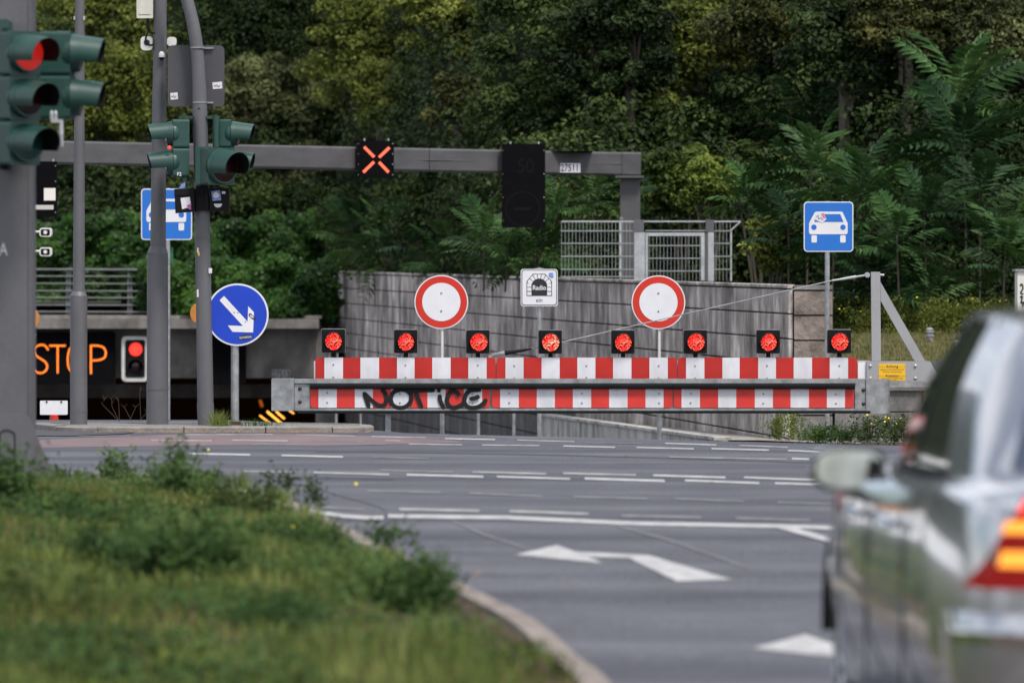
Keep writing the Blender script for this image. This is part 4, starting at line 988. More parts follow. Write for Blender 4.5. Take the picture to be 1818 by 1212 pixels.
# blue keep right arrow sign on the island
D = 66.9; t_ = thing('keep_right_sign', 'round blue sign with a white arrow pointing down right on the traffic island', 'road sign', P(417, 750, D))
q = P(421.5, 558.5, D); r_ = 55.4 / F * D
b = MB(); b.prism(circ(q.x, q.z, r_, 56), D, D + .004); pl = b.build('plate', 'white', t_)
b = MB(); b.prism(circ(q.x, q.z, r_ * .945, 56), D - .0025, D - .0005); b.build('blue_field', 'blue', pl)
def s7(x, y): return (350 + x / 4.33, 490 + y / 4.33)
arr = [s7(*c) for c in [(207, 153), (388, 350), (393, 232), (437, 278), (430, 433), (272, 428), (236, 379), (352, 383), (172, 186)]]
b = MB(); b.add([(a, D - .0045, c) for a, c in poly(arr, D)], [(0, 1, 7, 8), (1, 2, 3, 4), (1, 4, 7), (4, 5, 6, 7)]); b.build('white_arrow', 'white', pl)
b = MB(); b.prism([(P(436, 598, D).x + .045 * 1.6 * math.cos(a_ / 20 * 2 * math.pi), P(436, 598.5, D).z + .026 * math.sin(-a_ / 20 * 2 * math.pi) + .008 * math.cos(a_ / 20 * 2 * math.pi)) for a_ in range(20)], D - .0045, D - .0028); sk = b.build('oval_sticker', 'ink', pl)
b = MB(); e_ = P(436, 598.5, D); text(b, 'FUTUROLA', e_.x, e_.z, .020, D - .0052, .82, .01, rot=.12); b.build('sticker_lettering', 'white', sk)
b = MB(); b.prism(poly([s7(*c) for c in [(398, 288), (412, 286), (452, 322), (446, 338), (428, 334), (396, 306)]], D), D - .006, D - .005); sk = b.build('torn_sticker', 'ink', pl)
b = MB(); b.prism(poly([s7(*c) for c in [(410, 297), (428, 306), (440, 322), (424, 320), (404, 306)]], D), D - .0072, D - .0062); b.build('torn_sticker_white', 'sticker', pl)
b = MB()
for c in [(285, 279), (313, 281), (372, 350)]: e_ = P(*s7(*c), D); b.dome((e_.x, D - .0045, e_.z), .008, .005, n=8, rings=2)
b.build('rivets', 'galv', pl, True)
b = MB(); b.tube([P(416.8, 560, D) + Vector((0, .045, 0)), P(416.8, 749.5, D) + Vector((0, .045, 0))], .039, 18); b.build('post', 'galv', t_, True)
b = MB(); e_ = P(416.8, 751, D); b.box((e_.x - .055, D - .04, .045), (e_.x + .055, D + .14, .09)); b.build('base_sleeve', mat('rusty_iron', (.06, .035, .025), .8, .2), t_)

# ------------------------------------------------------------------ poles on the island
def pole_seg(par, pts, D, name, m='steel', dy=0, n=20):
    b = MB(); b.tube([P(x, y, D) + Vector((0, dy, 0)) for x, y, w_ in pts], [w_ / 2 / F * D for x, y, w_ in pts], n); return b.build(name, m, par, True)
D1 = 67.3
pa = thing('lamp_post', 'slim stepped grey pole at the left end of the traffic island', 'pole', P(140, 751, D1))
pole_seg(pa, [(139.7, 753, 30.5), (139.7, 525, 30.5)], D1, 'lower_tube'); pole_seg(pa, [(139.7, 525, 30.5), (140, 517.5, 23)], D1, 'shoulder')
pole_seg(pa, [(140, 518, 21.5), (141, 200, 18.5), (142, -60, 16)], D1, 'upper_tube')
b = MB()
for x in (132.5, 149.5): b.box(P(x - 1.5, 29, D1) - Vector((0, .03, 0)), P(x + 1.5, 36, D1) + Vector((0, .03, 0)))
b.build('clamp_bolts', 'galv2', pa)
pole_seg(pa, [(139.8, 729, 31.6), (139.8, 731, 31.6)], D1, 'weld_ring', 'steel')
pb = thing('lamp_post', 'thickest stepped grey pole on the traffic island behind the pedestrian signals', 'pole', P(280, 751, D1))
pole_seg(pb, [(279.5, 753, 39), (279.8, 450, 37)], D1, 'lower_tube'); pole_seg(pb, [(279.8, 450, 37), (280.5, 438, 29)], D1, 'shoulder')
pole_seg(pb, [(280.5, 439, 27.5), (282.5, 220, 26), (285, 0, 22), (286, -60, 20)], D1, 'upper_tube')
pole_seg(pb, [(279.5, 690, 39.8), (279.5, 692, 39.8)], D1, 'weld_ring')
D2 = 66.9
pc = thing('signal_mast', 'leaning grey signal mast curving away at the top beside the blue arrow sign', 'pole', P(366, 751, D2))
pole_seg(pc, [(366, 753, 30), (364.5, 715, 30)], D2, 'base_sleeve')
b = MB(); cv = catmull([(364.8, 716, 28.5), (361, 500, 27.5), (358, 330, 27), (355, 200, 26), (351.5, 110, 23.5), (346, 60, 22.5), (335, 10, 21.5), (322, -25, 21), (300, -60, 20)], 5)
b.tube([P(x, y, D2) for x, y, w_ in cv], [w_ / 2 / F * D2 for x, y, w_ in cv], 20); b.build('mast_tube', 'steel', pc, True)
pole_seg(pc, [(359.3, 421, 29), (359.3, 423, 29)], D2, 'joint_ring')
b = MB(); e_ = P(354, 193, D2); b.dome((e_.x, D2 - .072, e_.z), .011, .004, n=10); b.build('cable_hole', 'ink', pc)
for i, (x, y, w_, h_, m_) in enumerate([(350.5, 440, 5, 9, 'sticker'), (352, 447, 3, 7, 'yellow'), (371, 476, 6, 9, 'sticker'), (350, 514, 4, 13, 'sticker')]):
    e_ = P(x, y, D2); rad = .082; dx = e_.x - P(361 if y > 430 else 359, 0, D2).x; yy_ = -math.sqrt(max(.0001, rad ** 2 - min(dx * dx, rad * rad * .97))) - .003
    b = MB(); a, c = P(x, y, D2), P(x + w_, y + h_, D2); b.box((a.x, D2 + yy_ - .004, a.z), (c.x, D2 + yy_ - .001, c.z)); b.build('sticker', m_, pc)

# cream box, sockets, sensor on pole B
cb = thing('junction_box', 'cream utility box at the top of the thickest pole', 'box', P(258, 33, D1))
b = MB(); b.bbox(P(243, -30, D1) - Vector((0, .05, 0)), P(272, 33, D1) + Vector((0, .08, 0)), .01); b.build('box', 'cream', cb)
b = MB(); b.bbox(P(247, -20, D1) - Vector((0, .057, 0)), P(268, 26, D1) - Vector((0, .051, 0)), .01); b.build('lid', 'cream', cb)
for y in (3, 25):
    b = MB(); b.box(P(272.2, y - 3, D1), P(277, y + 3, D1) + Vector((0, .05, 0))); b.build('bracket', 'steel', cb)
b = MB(); b.tube([P(x, y, D1) - Vector((0, .03, 0)) for x, y in catmull([(262, 33), (261, 45), (264, 55), (270, 60), (276, 58)], 4)], .009, 6); b.tube([P(x, y, D1) - Vector((0, .045, 0)) for x, y in catmull([(264, 33), (265, 50), (259, 70), (264, 80), (272, 80)], 4)], .009, 6); b.build('cable', 'rubber', cb, True)
wt_ = thing('white_socket', 'white rounded sensor housing left of the thickest pole under the cream box', 'sensor', P(261, 92, D1))
b = MB(); b.prism(rr(*px(250, 90, D1), *px(271, 65, D1), .04), D1 - .04, D1 + .04); b.build('housing', 'white_plastic', wt_)
b = MB(); b.prism(circ(*px(261, 76, D1), .03, 16), D1 - .046, D1 - .041); b.build('dark_eye', 'ink', wt_)
w2 = thing('white_socket', 'white rounded sensor housing right of the thickest pole above the grey panel', 'sensor', P(304, 92, D1))
b = MB(); b.prism(rr(*px(296.5, 82, D1), *px(313, 66, D1), .03), D1 - .0, D1 + .07); b.build('housing', 'white_plastic', w2)
ds_ = thing('dome_camera', 'small white dome camera on the right of the thickest pole', 'camera', P(290, 108, D1))
b = MB(); e_ = P(288, 98, D1); b.dome((e_.x, D1 - .1, e_.z), .03, .035, (0, 0, 1), 14); b.tube([(e_.x, D1 - .1, e_.z), (e_.x, D1 - .1, e_.z - .025)], .031, 14); b.build('housing', 'white_plastic', ds_, True)
b = MB(); b.dome((e_.x, D1 - .1, e_.z - .026), .026, .03, (0, 0, -1), 14); b.tube([(e_.x, D1 - .09, e_.z - .03), (e_.x - .01, D1 - .04, e_.z - .05)], .01, 6); b.build('lens_dome', 'black', ds_, True)

# grey sign back
sb = thing('sign_back', 'grey back of a square sign strapped to the signal mast with white stickers', 'road sign', P(348, 189, D2))
b = MB(); b.prism(rr(*px(296.5, 189, D2), *px(397.5, 80, D2), .05), D2 + .13, D2 + .135); b.build('panel', 'signback', sb)
for y in (85, 182):
    b = MB(); e_ = P(350, y, D2); b.box(P(342 if y < 100 else 345, y - 1.5, D2) + Vector((0, .10, 0)), P(378, y + 1.5, D2) + Vector((0, .129, 0))); 
    rad = 13.6 / F * D2; cx = P(351 if y < 100 else 354.8, y, D2).x
    b.tube([(cx, D2, e_.z - .006), (cx, D2, e_.z + .006)], rad, 20); b.build('strap', 'galv', sb)
for (x0, y0, x1, y1) in ((301, 165, 314, 177), (376, 146, 393, 158)):
    b = MB(); b.prism(poly([(x0, y0), (x1, y0 - 1.5), (x1 + 1, y1 - 1.5), (x0 + 1, y1)], D2), D2 + .1265, D2 + .129); s_ = b.build('sticker', 'sticker', sb)
    b = MB(); b.ribbon(catmull([px(x0 + (x1 - x0) * a, y0 + (y1 - y0) * c, D2) for a, c in [(.15, .4), (.3, .6), (.45, .35), (.6, .7), (.8, .4)]], 3), .006, D2 + .125); b.build('scrawl', 'ink', s_)

# ------------------------------------------------------------------ signal heads
def signal(name, label, D, x, ytop, n, w_, h_, d_, yaw, lr, lit=None, lenscols=None, group=None, vis=.22, root=None, dx=0, glow=None, cat='traffic light'):
    """head whose front face centre sits at pixel x; faces the camera turned by yaw degrees to the right"""
    top = P(x, ytop, D); tz = top.z
    r0 = root or thing(name, label, cat, (top.x, D, tz - n * h_), group)
    ca, sa = math.cos(R(yaw)), math.sin(R(yaw))
    def T(v):   # local (x right, y depth (front = 0, back = +), z)
        return (top.x + v[0] * ca - v[1] * sa, D + v[0] * sa + v[1] * ca, tz + v[2])
    def put(b, nm, m, par, sm=False):
        b.v = [T(v) for v in b.v]; return b.build(nm, m, par, sm)
    for k in range(n):
        zc = -h_ * (k + .5)
        b = MB(); b.bbox((-w_ / 2, 0, zc - h_ / 2 + .002), (w_ / 2, d_, zc + h_ / 2 - .002), .022)
        b.dome((0, .004, zc), lr * 1.14, .10, (0, 1, 0), 28, 6); hs_ = put(b, 'housing', 'green', r0)
        # round bezel step
        b = MB(); b.tube([(0, -.001, zc), (0, -.05, zc)], [lr * 1.13, lr * 1.07], 28); put(b, 'bezel', 'green', hs_, True)
        b = MB(); b.dome((0, -.052, zc), lr * .97, .018, n=24); put(b, 'lens', (glow if lit == k else (lenscols[k] if lenscols else 'lens')), hs_, True)
        b = MB(); ang = [R(a_) for a_ in range(-24, 205, 6)]; m_ = len(ang); ro, ri = lr * 1.05, lr * 1.01
        def ln(a_): s_ = math.sin(a_); return vis * (.86 + .14 * s_)
        vs = []
        for rr_, rad, o0 in ((0, ro, 0), (1, ro * .90, 1), (2, ri * .90, 1), (3, ri, 0)):
            for a_ in ang: vs.append((rad * math.cos(a_), -.05 - (ln(a_) if o0 else 0), zc + rad * math.sin(a_) - (.012 if o0 else 0)))
        fs = []
        for q_ in range(3): fs += [(q_ * m_ + i, q_ * m_ + i + 1, (q_ + 1) * m_ + i + 1, (q_ + 1) * m_ + i) for i in range(m_ - 1)]
        b.add(vs, fs, 0)
        b.mi = [0] * (m_ - 1) + [0] * (m_ - 1) + [1] * (m_ - 1)
        put(b, 'visor', ['green', 'black'], hs_, True)
    return r0, T
glow = emis('red_lens_lit', (1.0, .02, .012), .2)
DN = 45.9
pn = thing('signal_column', 'thick grey square signal column at the left edge with a flared foot', 'pole', P(0, 880, DN))
b = MB(); b.bbox(P(-75, -60, DN), P(48.5, 800, DN) + Vector((0, .42, 0)), .02); b.build('shaft', 'steel', pn)
b = MB(); b.box(P(48.8, -60, DN) + Vector((0, .03, 0)), P(56.5, 780, DN) + Vector((0, .40, 0))); b.build('shadow_side_strip', 'steel', pn)  # narrow set-back strip standing for the column's shadow side
b = MB(); b.prism(poly([(-120, 735), (44, 735), (52, 742), (105, 862), (112, 900), (-180, 900)], DN), DN - .045, DN - .002); ft = b.build('foot_plate', 'steel', pn)
b = MB(); b.ribbon(catmull([px(*c, DN) for c in [(0.5, 830), (0.5, 775), (4, 766), (13, 763), (22, 766), (27, 775), (27, 830)]], 5), .011, DN - .05, th=.012); b.build('arch_slot', 'ink', ft)
b = MB(); text(b, 'A', P(6, 442, DN).x, P(6, 442, DN).z, .085, DN - .003, .7, 0); b.build('scrawl', 'sticker', pn)
s1, T1 = signal('traffic_light', 'three lamp green traffic light with red lit on the square column at the left edge', DN - .35, 44, 55, 3, .25, .302, .14, 38, .118, lit=0, lenscols=['lens', 'lens', 'lensg'], glow=glow, vis=.24)
b = MB(); b.tube([P(12, 45, DN - .3), P(12, 290, DN - .3)], .022, 10); b.build('mount_tube', 'green', s1, True)
b = MB(); b.bbox(P(5, 38, DN) - Vector((0, .35, 0)), P(22, 54, DN) - Vector((0, .02, 0)), .01); b.build('top_bracket', 'green', s1)
b = MB(); b.bbox(P(5, 287, DN) - Vector((0, .30, 0)), P(20, 302, DN) - Vector((0, .02, 0)), .01); b.build('bottom_bracket', 'black', s1)
s2, T2 = signal('pedestrian_signal', 'two lamp green signal with visors facing right on the square column', DN + .1, 129, 56, 2, .22, .30, .21, 84, .118, vis=.17)
cd = thing('silver_detector', 'small silver detector fixed below the two lamp signal at the left edge', 'sensor', P(100, 260, DN))
b = MB(); 
for x in (92, 99): b.dome((P(x, 204, DN).x, DN - .02, P(x, 204, DN).z), .014, .03, (0, 0, 1), 10); b.tube([P(x, 204, DN) - Vector((0, .02, 0)), P(x, 212, DN) - Vector((0, .02, 0))], .013, 10)
b.build('caps', 'galv2', cd, True)
b = MB(); b.bbox(P(91, 212, DN) - Vector((0, .04, 0)), P(107, 218, DN) + Vector((0, .03, 0)), .005); b.build('bracket', 'galv2', cd)
b = MB(); b.tube([P(108, 213, DN), P(108.5, 240, DN)], .016, 12); b.tube([P(109, 240.5, DN), P(110, 260, DN)], [.012, .01], 10); b.build('tube', 'galv2', cd, True)
# island heads
s3, T3 = signal('pedestrian_signal', 'two lamp green signal marked F2 with visors facing left on the signal mast', D2 - .1, 306, 212, 2, .20, .285, .16, -82, .110, vis=.20)
b = MB(); b.tube([P(331, 206, D2) - Vector((0, .13, 0)), P(331, 322, D2) - Vector((0, .13, 0))], .03, 12); b.build('mount_tube', 'green', s3, True)
b = MB(); b.bbox(P(318, 206, D2) - Vector((0, .05, 0)), P(343, 211, D2) + Vector((0, .03, 0)), .005); b.bbox(P(333, 314, D2) - Vector((0, .05, 0)), P(350, 320, D2) + Vector((0, .03, 0)), .005); b.build('bracket', 'green', s3)
b = MB(); e_ = P(318, 309, D2 - .25); text(b, 'F2', e_.x, e_.z, .034, D2 - .235, .95, .015); b.build('lettering', 'white', s3)
b = MB(); e_ = P(301, 262, D2 - .2); b.dome((e_.x, D2 - .235, e_.z), .018, .012, n=10); b.build('indicator', 'led_red', s3, True)
s4, T4 = signal('pedestrian_signal', 'two lamp green signal with visors facing right on the signal mast', D2 + .05, 413, 212, 2, .20, .285, .17, 82, .110, vis=.17)
b = MB(); b.tube([P(384, 206, D2) - Vector((0, .05, 0)), P(384, 262, D2) - Vector((0, .05, 0))], .034, 12); b.build('mount_tube', 'green', s4, True)
b = MB(); b.bbox(P(366, 206, D2) - Vector((0, .05, 0)), P(390, 211, D2) + Vector((0, .03, 0)), .005); b.build('bracket', 'green', s4)
s5, T5 = signal('single_signal', 'single lamp green signal with a large dark visor facing right on the signal mast', D2 - .32, 393, 262, 1, .33, .37, .16, 40, .158, vis=.24)
b = MB(); b.bbox(P(349.5, 262, D2) - Vector((0, .33, 0)), P(378, 327.5, D2) - Vector((0, .12, 0)), .01); b.build('side_case', 'green', s5)
b = MB(); e_ = P(360, 324, D2 - .33); b.box((e_.x - .012, D2 - .334, e_.z - .016), (e_.x + .014, D2 - .331, e_.z + .012)); b.build('small_label', 'sticker', s5)
# two black boxes below with stickers
bb1 = thing('push_box', 'black box with crumpled pink white sticker left of the signal mast', 'box', P(330, 378, D2))
b = MB(); b.prism(poly([(311, 337), (346, 335), (347, 376), (313, 379)], D2), D2 - .18, D2 - .03); b.build('case', 'black', bb1)
b = MB(); b.prism(poly([(311, 336), (346, 334), (346, 346), (311, 348)], D2), D2 - .188, D2 - .181); b.build('hood', 'black', bb1)
b = MB(); b.prism(poly([(322, 352), (338.5, 350), (341, 367), (325, 372)], D2), D2 - .185, D2 - .182); k_ = b.build('sticker', 'sticker', bb1)
b = MB(); b.prism(poly([(333, 365), (341, 362), (341, 373), (335, 371)], D2), D2 - .189, D2 - .186); b.build('sticker_corner', mat('magenta_sticker', (.35, .12, .3), .6, 0, .6, 60), k_)
b = MB(); b.prism(poly([(319, 335), (323, 328), (330, 323), (330.5, 334)], D2), D2 - .16, D2 - .157); b.build('paper_flag', 'stickerb', bb1)
bb2 = thing('push_box', 'black box with blue sticker and half round white sticker right of the signal mast', 'box', P(390, 376, D2))
b = MB(); b.prism(poly([(373, 334.5), (408, 334.5), (408, 375), (373, 375)], D2), D2 - .12, D2 + .05); b.build('case', 'black', bb2)
b = MB(); b.prism(poly([(376, 340), (392, 338), (393.5, 356), (378, 357)], D2), D2 - .124, D2 - .121); k_ = b.build('sticker', 'stickerb', bb2)
b = MB(); e_ = P(384.5, 347, D2); b.prism(circ(e_.x, e_.z, .03, 18), D2 - .128, D2 - .125); b.build('sticker_disc', 'sticker', k_)
b = MB(); b.prism(poly([(395, 340), (401, 340), (401, 344.5), (395, 344.5)], D2), D2 - .124, D2 - .121); b.build('small_sticker', 'sticker', bb2)
b = MB(); e_ = P(388, 362, D2); b.prism([(e_.x + .04 * math.cos(R(a_)), e_.z - .038 * math.sin(R(a_))) for a_ in range(0, 181, 15)], D2 - .124, D2 - .121); b.build('half_round_sticker', 'sticker', bb2)
b = MB(); b.bbox(P(349, 330, D2) - Vector((0, .12, 0)), P(371, 374, D2) - Vector((0, .085, 0)), .01); b.tube([P(359, 338, D2) - Vector((0, .14, 0)), P(359, 348, D2) - Vector((0, .14, 0))], .015, 8); b.build('mount_bracket', 'black', pc)

# amber half discs
def beacon(x0, x1, yt, yb, D, label, cone=False):
    t_ = thing('amber_beacon', label, 'beacon', P((x0 + x1) / 2, yb, D), 'amber beacons')
    cx, cz = (P(x0, 0, D).x + P(x1, 0, D).x) / 2, (P(0, yt, D).z + P(0, yb, D).z) / 2
    b = MB(); rx_, rz_ = (x1 - x0) / 2 / F * D, (yb - yt) / 2 / F * D
    b.prism([(cx + rx_ * math.cos(R(-a_)), cz + rz_ * (math.sin(R(-a_)) if math.sin(R(-a_)) > -.85 else -.85)) for a_ in range(0, 360, 15)], D, D + .10); b.build('amber_disc', 'orange', t_)
    if cone:
        b = MB(); b.add([], []); a = P(x1 - 10, yb, D)
        b.tube([P(x1 - 22, yb - 1, D) + Vector((0, .05, 0)), P(x1 - 26, yb + 48, D) + Vector((0, .05, 0))], [.075, .05], 14); b.build('grey_cone', 'galv2', t_, True)
    return t_
beacon(14, 69, 541, 592, 52, 'amber half round beacon with a pale cone behind the square column', True)
beacon(337.5, 366, 538, 574, 68.2, 'amber half round beacon peeping out left of the signal mast')

# CCTV cameras on arms
for k, (y, lab) in enumerate(((412.5, 'upper of the two small white cameras on arms beside the square column'), (447, 'lower of the two small white cameras on arms beside the square column'))):
    D = 60.; t_ = thing('surveillance_camera', lab, 'camera', P(75, y + 8, D), 'small cameras on arms')
    b = MB(); b.tube([P(40, y - 1.5, D) + Vector((0, .05, 0)), P(72, y - 1, D) + Vector((0, .05, 0))], .010, 8); b.build('arm', 'white_plastic', t_, True)
    b = MB(); b.prism(rr(*px(70, y + 8, D), *px(91.5, y - 8, D), .025), D, D + .13); b.build('housing', 'white_plastic', t_)
    b = MB(); b.prism(rr(*px(72.5, y + 5.5, D), *px(88.5, y - 5.5, D), .012), D - .004, D - .0005); f_ = b.build('front_glass', 'black', t_)
    b = MB(); b.prism(circ(*px(80.5, y, D), .017, 14), D - .007, D - .0045); b.build('lens_ring', 'white_plastic', f_)

# ------------------------------------------------------------------ gantry
GL, GR = 97.0, 106.5
ga = thing('gantry', 'grey steel sign gantry with square column behind the mesh fence', 'gantry', (P(1120, 0, GR).x, GR, 1.2))
def gp(x, y):      # pixel on the gantry line
    t_ = (x - 110) / (1138 - 110); D = GL + (GR - GL) * t_; return P(x, y, D)
def beamq(x0, x1, tl0, tl1, h0, h1, name, m='gantry', d=.38, dy=0):
    a0, a1 = gp(x0, tl0), gp(x1, tl1); c0, c1 = gp(x0, tl0 + h0), gp(x1, tl1 + h1)
    b = MB(); V = [Vector((0, dy, 0)), Vector((0, dy + d, 0))]
    r_ = .03
    def sec(a, c):
        return [Vector((a.x, a.y + dy, c.z + r_)), Vector((a.x, a.y + dy, a.z - r_)), Vector((a.x, a.y + dy + r_, a.z)), Vector((a.x, a.y + dy + d, a.z)), Vector((a.x, a.y + dy + d, c.z)), Vector((a.x, a.y + dy + r_, c.z))]
    s0, s1 = sec(a0, c0), sec(a1, c1); n = 6
    b.add(s0 + s1, [tuple(range(n)), tuple(range(2 * n - 1, n - 1, -1))] + [(i, i + n, (i + 1) % n + n, (i + 1) % n) for i in range(n)])
    return b.build(name, m, ga)
def ty(x): return 250 + (271 - 250) * (x - 110) / 1028
beamq(-150, 762, ty(-150), ty(762), 41.3, 41.5, 'beam_segment'); beamq(763, 1104, ty(763), ty(1104), 41.5, 41.5, 'beam_segment')
beamq(1104.6, 1138, ty(1104) - .5, ty(1138) - .5, 42.6, 42.6, 'corner_box', d=.40, dy=-.01)
for x0, x1 in ((-150, 634), (702, 890), (968, 990), (1033, 1104)):
    a, c = gp(x0, ty(x0) + 21), gp(x1, ty(x1) + 21); b = MB(); b.tube([a - Vector((0, .003, 0)), c - Vector((0, .003, 0))], .008, 6); b.build('weld_seam', 'gantry', ga)
b = MB(); b.box(gp(1093, 312) - Vector((0, .06, 0)), gp(1142, 316.5) + Vector((0, .46, 0))); b.build('flange', 'gantry', ga)
a = gp(1101.5, 316.7); c = gp(1136, 316.7); b = MB(); b.bbox((a.x, a.y + .03, -1), (c.x, a.y + .35, a.z), .02); b.build('column', 'gantry', ga)
b = MB(); a = gp(-150, 0); b.box((a.x - .4, a.y, -3), (a.x, a.y + .38, P(0, 250, GL).z)); b.build('column', 'gantry', ga)
b = MB(); b.box(gp(966, 268) + Vector((0, .1, 0)), gp(1052, 269.8) + Vector((0, .3, 0))); b.build('cable_tray', 'rubber', ga)
q = gp(1011.5, 298); b = MB(); a, c = gp(993, 290), gp(1030, 307); b.box((a.x, a.y - .006, a.z), (c.x, a.y + .02, c.z)); tgp = b.build('number_plate', 'white', ga)
b = MB(); text(b, '27511', q.x, q.z, .108, a.y - .012, .74, .004); b.build('number', 'ink', tgp)

def display(x0, y0, x1, y1, name, label, d=.22):
    a, c = gp(x0, y0), gp(x1, y1); t_ = thing(name, label, 'display', (a.x, a.y, c.z))
    Df = min(a.y, c.y) - .2
    b = MB(); b.bbox((a.x, Df, a.z), (c.x, Df + d - .08, c.z), .012); cs = b.build('case', 'blackbox', t_)
    w_ = (c.x - a.x)
    b = MB()
    for u in (.2, .85): e_ = (a.x + w_ * u, Df + .05, a.z + .035); b.tube([(e_[0], e_[1], a.z), e_], .012, 8)
    b.build('lifting_eyes', 'galv2', t_, True)
    b = MB(); nb2 = max(4, int((a.z - c.z) / .3) * 2)
    for i in range(4):
        zz = a.z + (c.z - a.z) * (.08 + .84 * i / 3)
        b.dome((c.x - .018, Df, zz), .009, .006, n=8, rings=2)
        b.dome((a.x + .018, Df, zz), .006, .005, n=8, rings=2)
    b.build('screws', 'galv2', cs, True)
    return t_, Df
t_, Df = display(634.5, 250.5, 701, 317, 'lane_signal', 'square black lane signal on the gantry with glowing red cross')
for (x0, y0, x1, y1) in ((646.5, 261, 664.5, 279), (691.5, 262, 673, 279.5), (645, 306, 664, 287.5), (690, 306, 673, 288)):
    b = MB(); b.ribbon([px(x0, y0, Df), px(x1, y1, Df)], 5.2 / F * Df, Df - .004); b.build('cross_bar', 'led_x', t_)
    
t_, Df = display(891, 256, 967.5, 404.5, 'variable_message_sign', 'tall unlit black display hanging from the gantry with faint 50')
dim = mat('unlit_diodes', (.0042, .0042, .0052), .6, 0, .3, 60)
dim.node_tree.nodes['Principled BSDF'].inputs['Specular IOR Level'].default_value = .12
b = MB(); e_ = P(933, 295, Df); text(b, '50', e_.x, e_.z, .21, Df - .003, .9, 0); b.build('unlit_digits', dim, t_)
b = MB(); e_ = P(928, 371, Df); pts = [(e_.x + .26 * math.cos(R(a_)), e_.z + .26 * math.sin(R(a_))) for a_ in range(0, 361, 10)]
b.ribbon(pts, .02, Df - .003); b.ribbon([(e_.x - .12, e_.z), (e_.x + .12, e_.z)], .05, Df - .004); b.build('unlit_ring', dim, t_)
t_, Df = display(58, 287, 106, 386, 'variable_message_sign', 'black display with a white square hanging at the left end of the gantry')
b = MB(); b.prism(poly([(78, 334), (98.5, 334), (98.5, 356), (78, 356)], Df), Df - .005, Df - .001); b.build('white_square', emis('white_leds', (1, .93, .88), .42), t_)
b = MB(); b.prism(poly([(40, 364), (95, 364), (95, 372), (40, 372)], Df), Df - .005, Df - .001); b.build('white_bar', emis('white_leds_dim', (1, .93, .88), .28), t_)

# ------------------------------------------------------------------ mesh fence and gate on the wall
FD = 102.6
fe = thing('mesh_fence', 'galvanised wire mesh fence with a gate on top of the concrete wall', 'fence', P(1150, 497, FD))
def fbox(x0, y0, x1, y1, name, m='galv2', d0=0, d1=.04, par=None):
    b = MB(); a, c = P(x0, y0, FD), P(x1, y1, FD); b.box((a.x, FD + d0, a.z), (c.x, FD + d1, c.z)); return b.build(name, m, par or fe)
def wires(x0, x1, y0, y1, step, par, ybs=None):
    b = MB(); x = x0
    while x < x1:
        a, c = P(x, y0, FD), P(x, (ybs(x) if ybs else y1), FD); b.box((a.x - .003, FD - .006, a.z), (a.x + .003, FD + .0, c.z)); x += step
    return b.build('upright_wires', 'fencewire', par)
bot = lambda x: 491 + (x - 997) * .05
pnl = fbox(997, 391.8, 1315, 394.4, 'top_rail', d0=.0, d1=.03)
o = wires(997, 1126, 394, 495, 6.4, fe, bot); o['kind'] = 'stuff'
for y in (410, 432, 455, 478, 491):
    fbox(996, y - 1, 1126, y + 1, 'cross_wire', 'fencewire', d0=-.016, d1=-.0065)
fbox(1099.5, 394.6, 1103.5, 497, 'slim_post', d0=.001, d1=.04)
fbox(1126, 412.2, 1145, 499, 'gate_post', 'galv2', -.03, .06); fbox(1125.5, 390, 1143, 412, 'post_cap', 'steel', -.035, .065)
fbox(1253, 390, 1267.5, 412, 'post_cap', 'steel', -.035, .065); fbox(1252, 412.2, 1256.5, 499, 'gate_post', 'steel', -.02, .06); fbox(1257, 412.2, 1267.5, 499, 'gate_post', 'galv2', -.03, .06)
gt = fbox(1146, 413, 1251, 419, 'gate_frame', 'galv2', -.01, .03)
fbox(1146, 419.2, 1150.5, 498, 'gate_stile', 'galv2', -.01, .03); fbox(1244.5, 419.2, 1251, 498, 'gate_stile', 'galv2', -.01, .03)
o = wires(1153, 1244, 420, 498, 6.4, fe); o['kind'] = 'stuff'
for y in (436, 458.5, 481): fbox(1150.8, y - 1, 1244.3, y + 1, 'cross_wire', 'fencewire', d0=-.016, d1=-.0065)
fbox(1146, 408.5, 1252, 410.5, 'cross_wire', 'fencewire', d0=-.016, d1=-.0065)
o = wires(1271, 1298, 394.6, 498, 6.4, fe); o['kind'] = 'stuff'
for y in (410, 432, 455, 478): fbox(1268, y - 1, 1299, y + 1, 'cross_wire', 'fencewire', d0=-.016, d1=-.0065)
fbox(1297, 408, 1299.5, 499, 'slim_post', d0=.0, d1=.03)
b = MB(); b.tube([P(1298, 409, FD), P(1315, 393.5, FD)], .012, 8); b.build('slanted_arm', 'galv2', fe)
b = MB(); e_ = P(1103, 388, FD); pts = [(e_.x + .02 * math.cos(R(a_)), FD, e_.z + .02 * math.sin(R(a_))) for a_ in range(0, 361, 30)]; b.tube(pts, .004, 6); b.build('ring', 'galv2', fe)

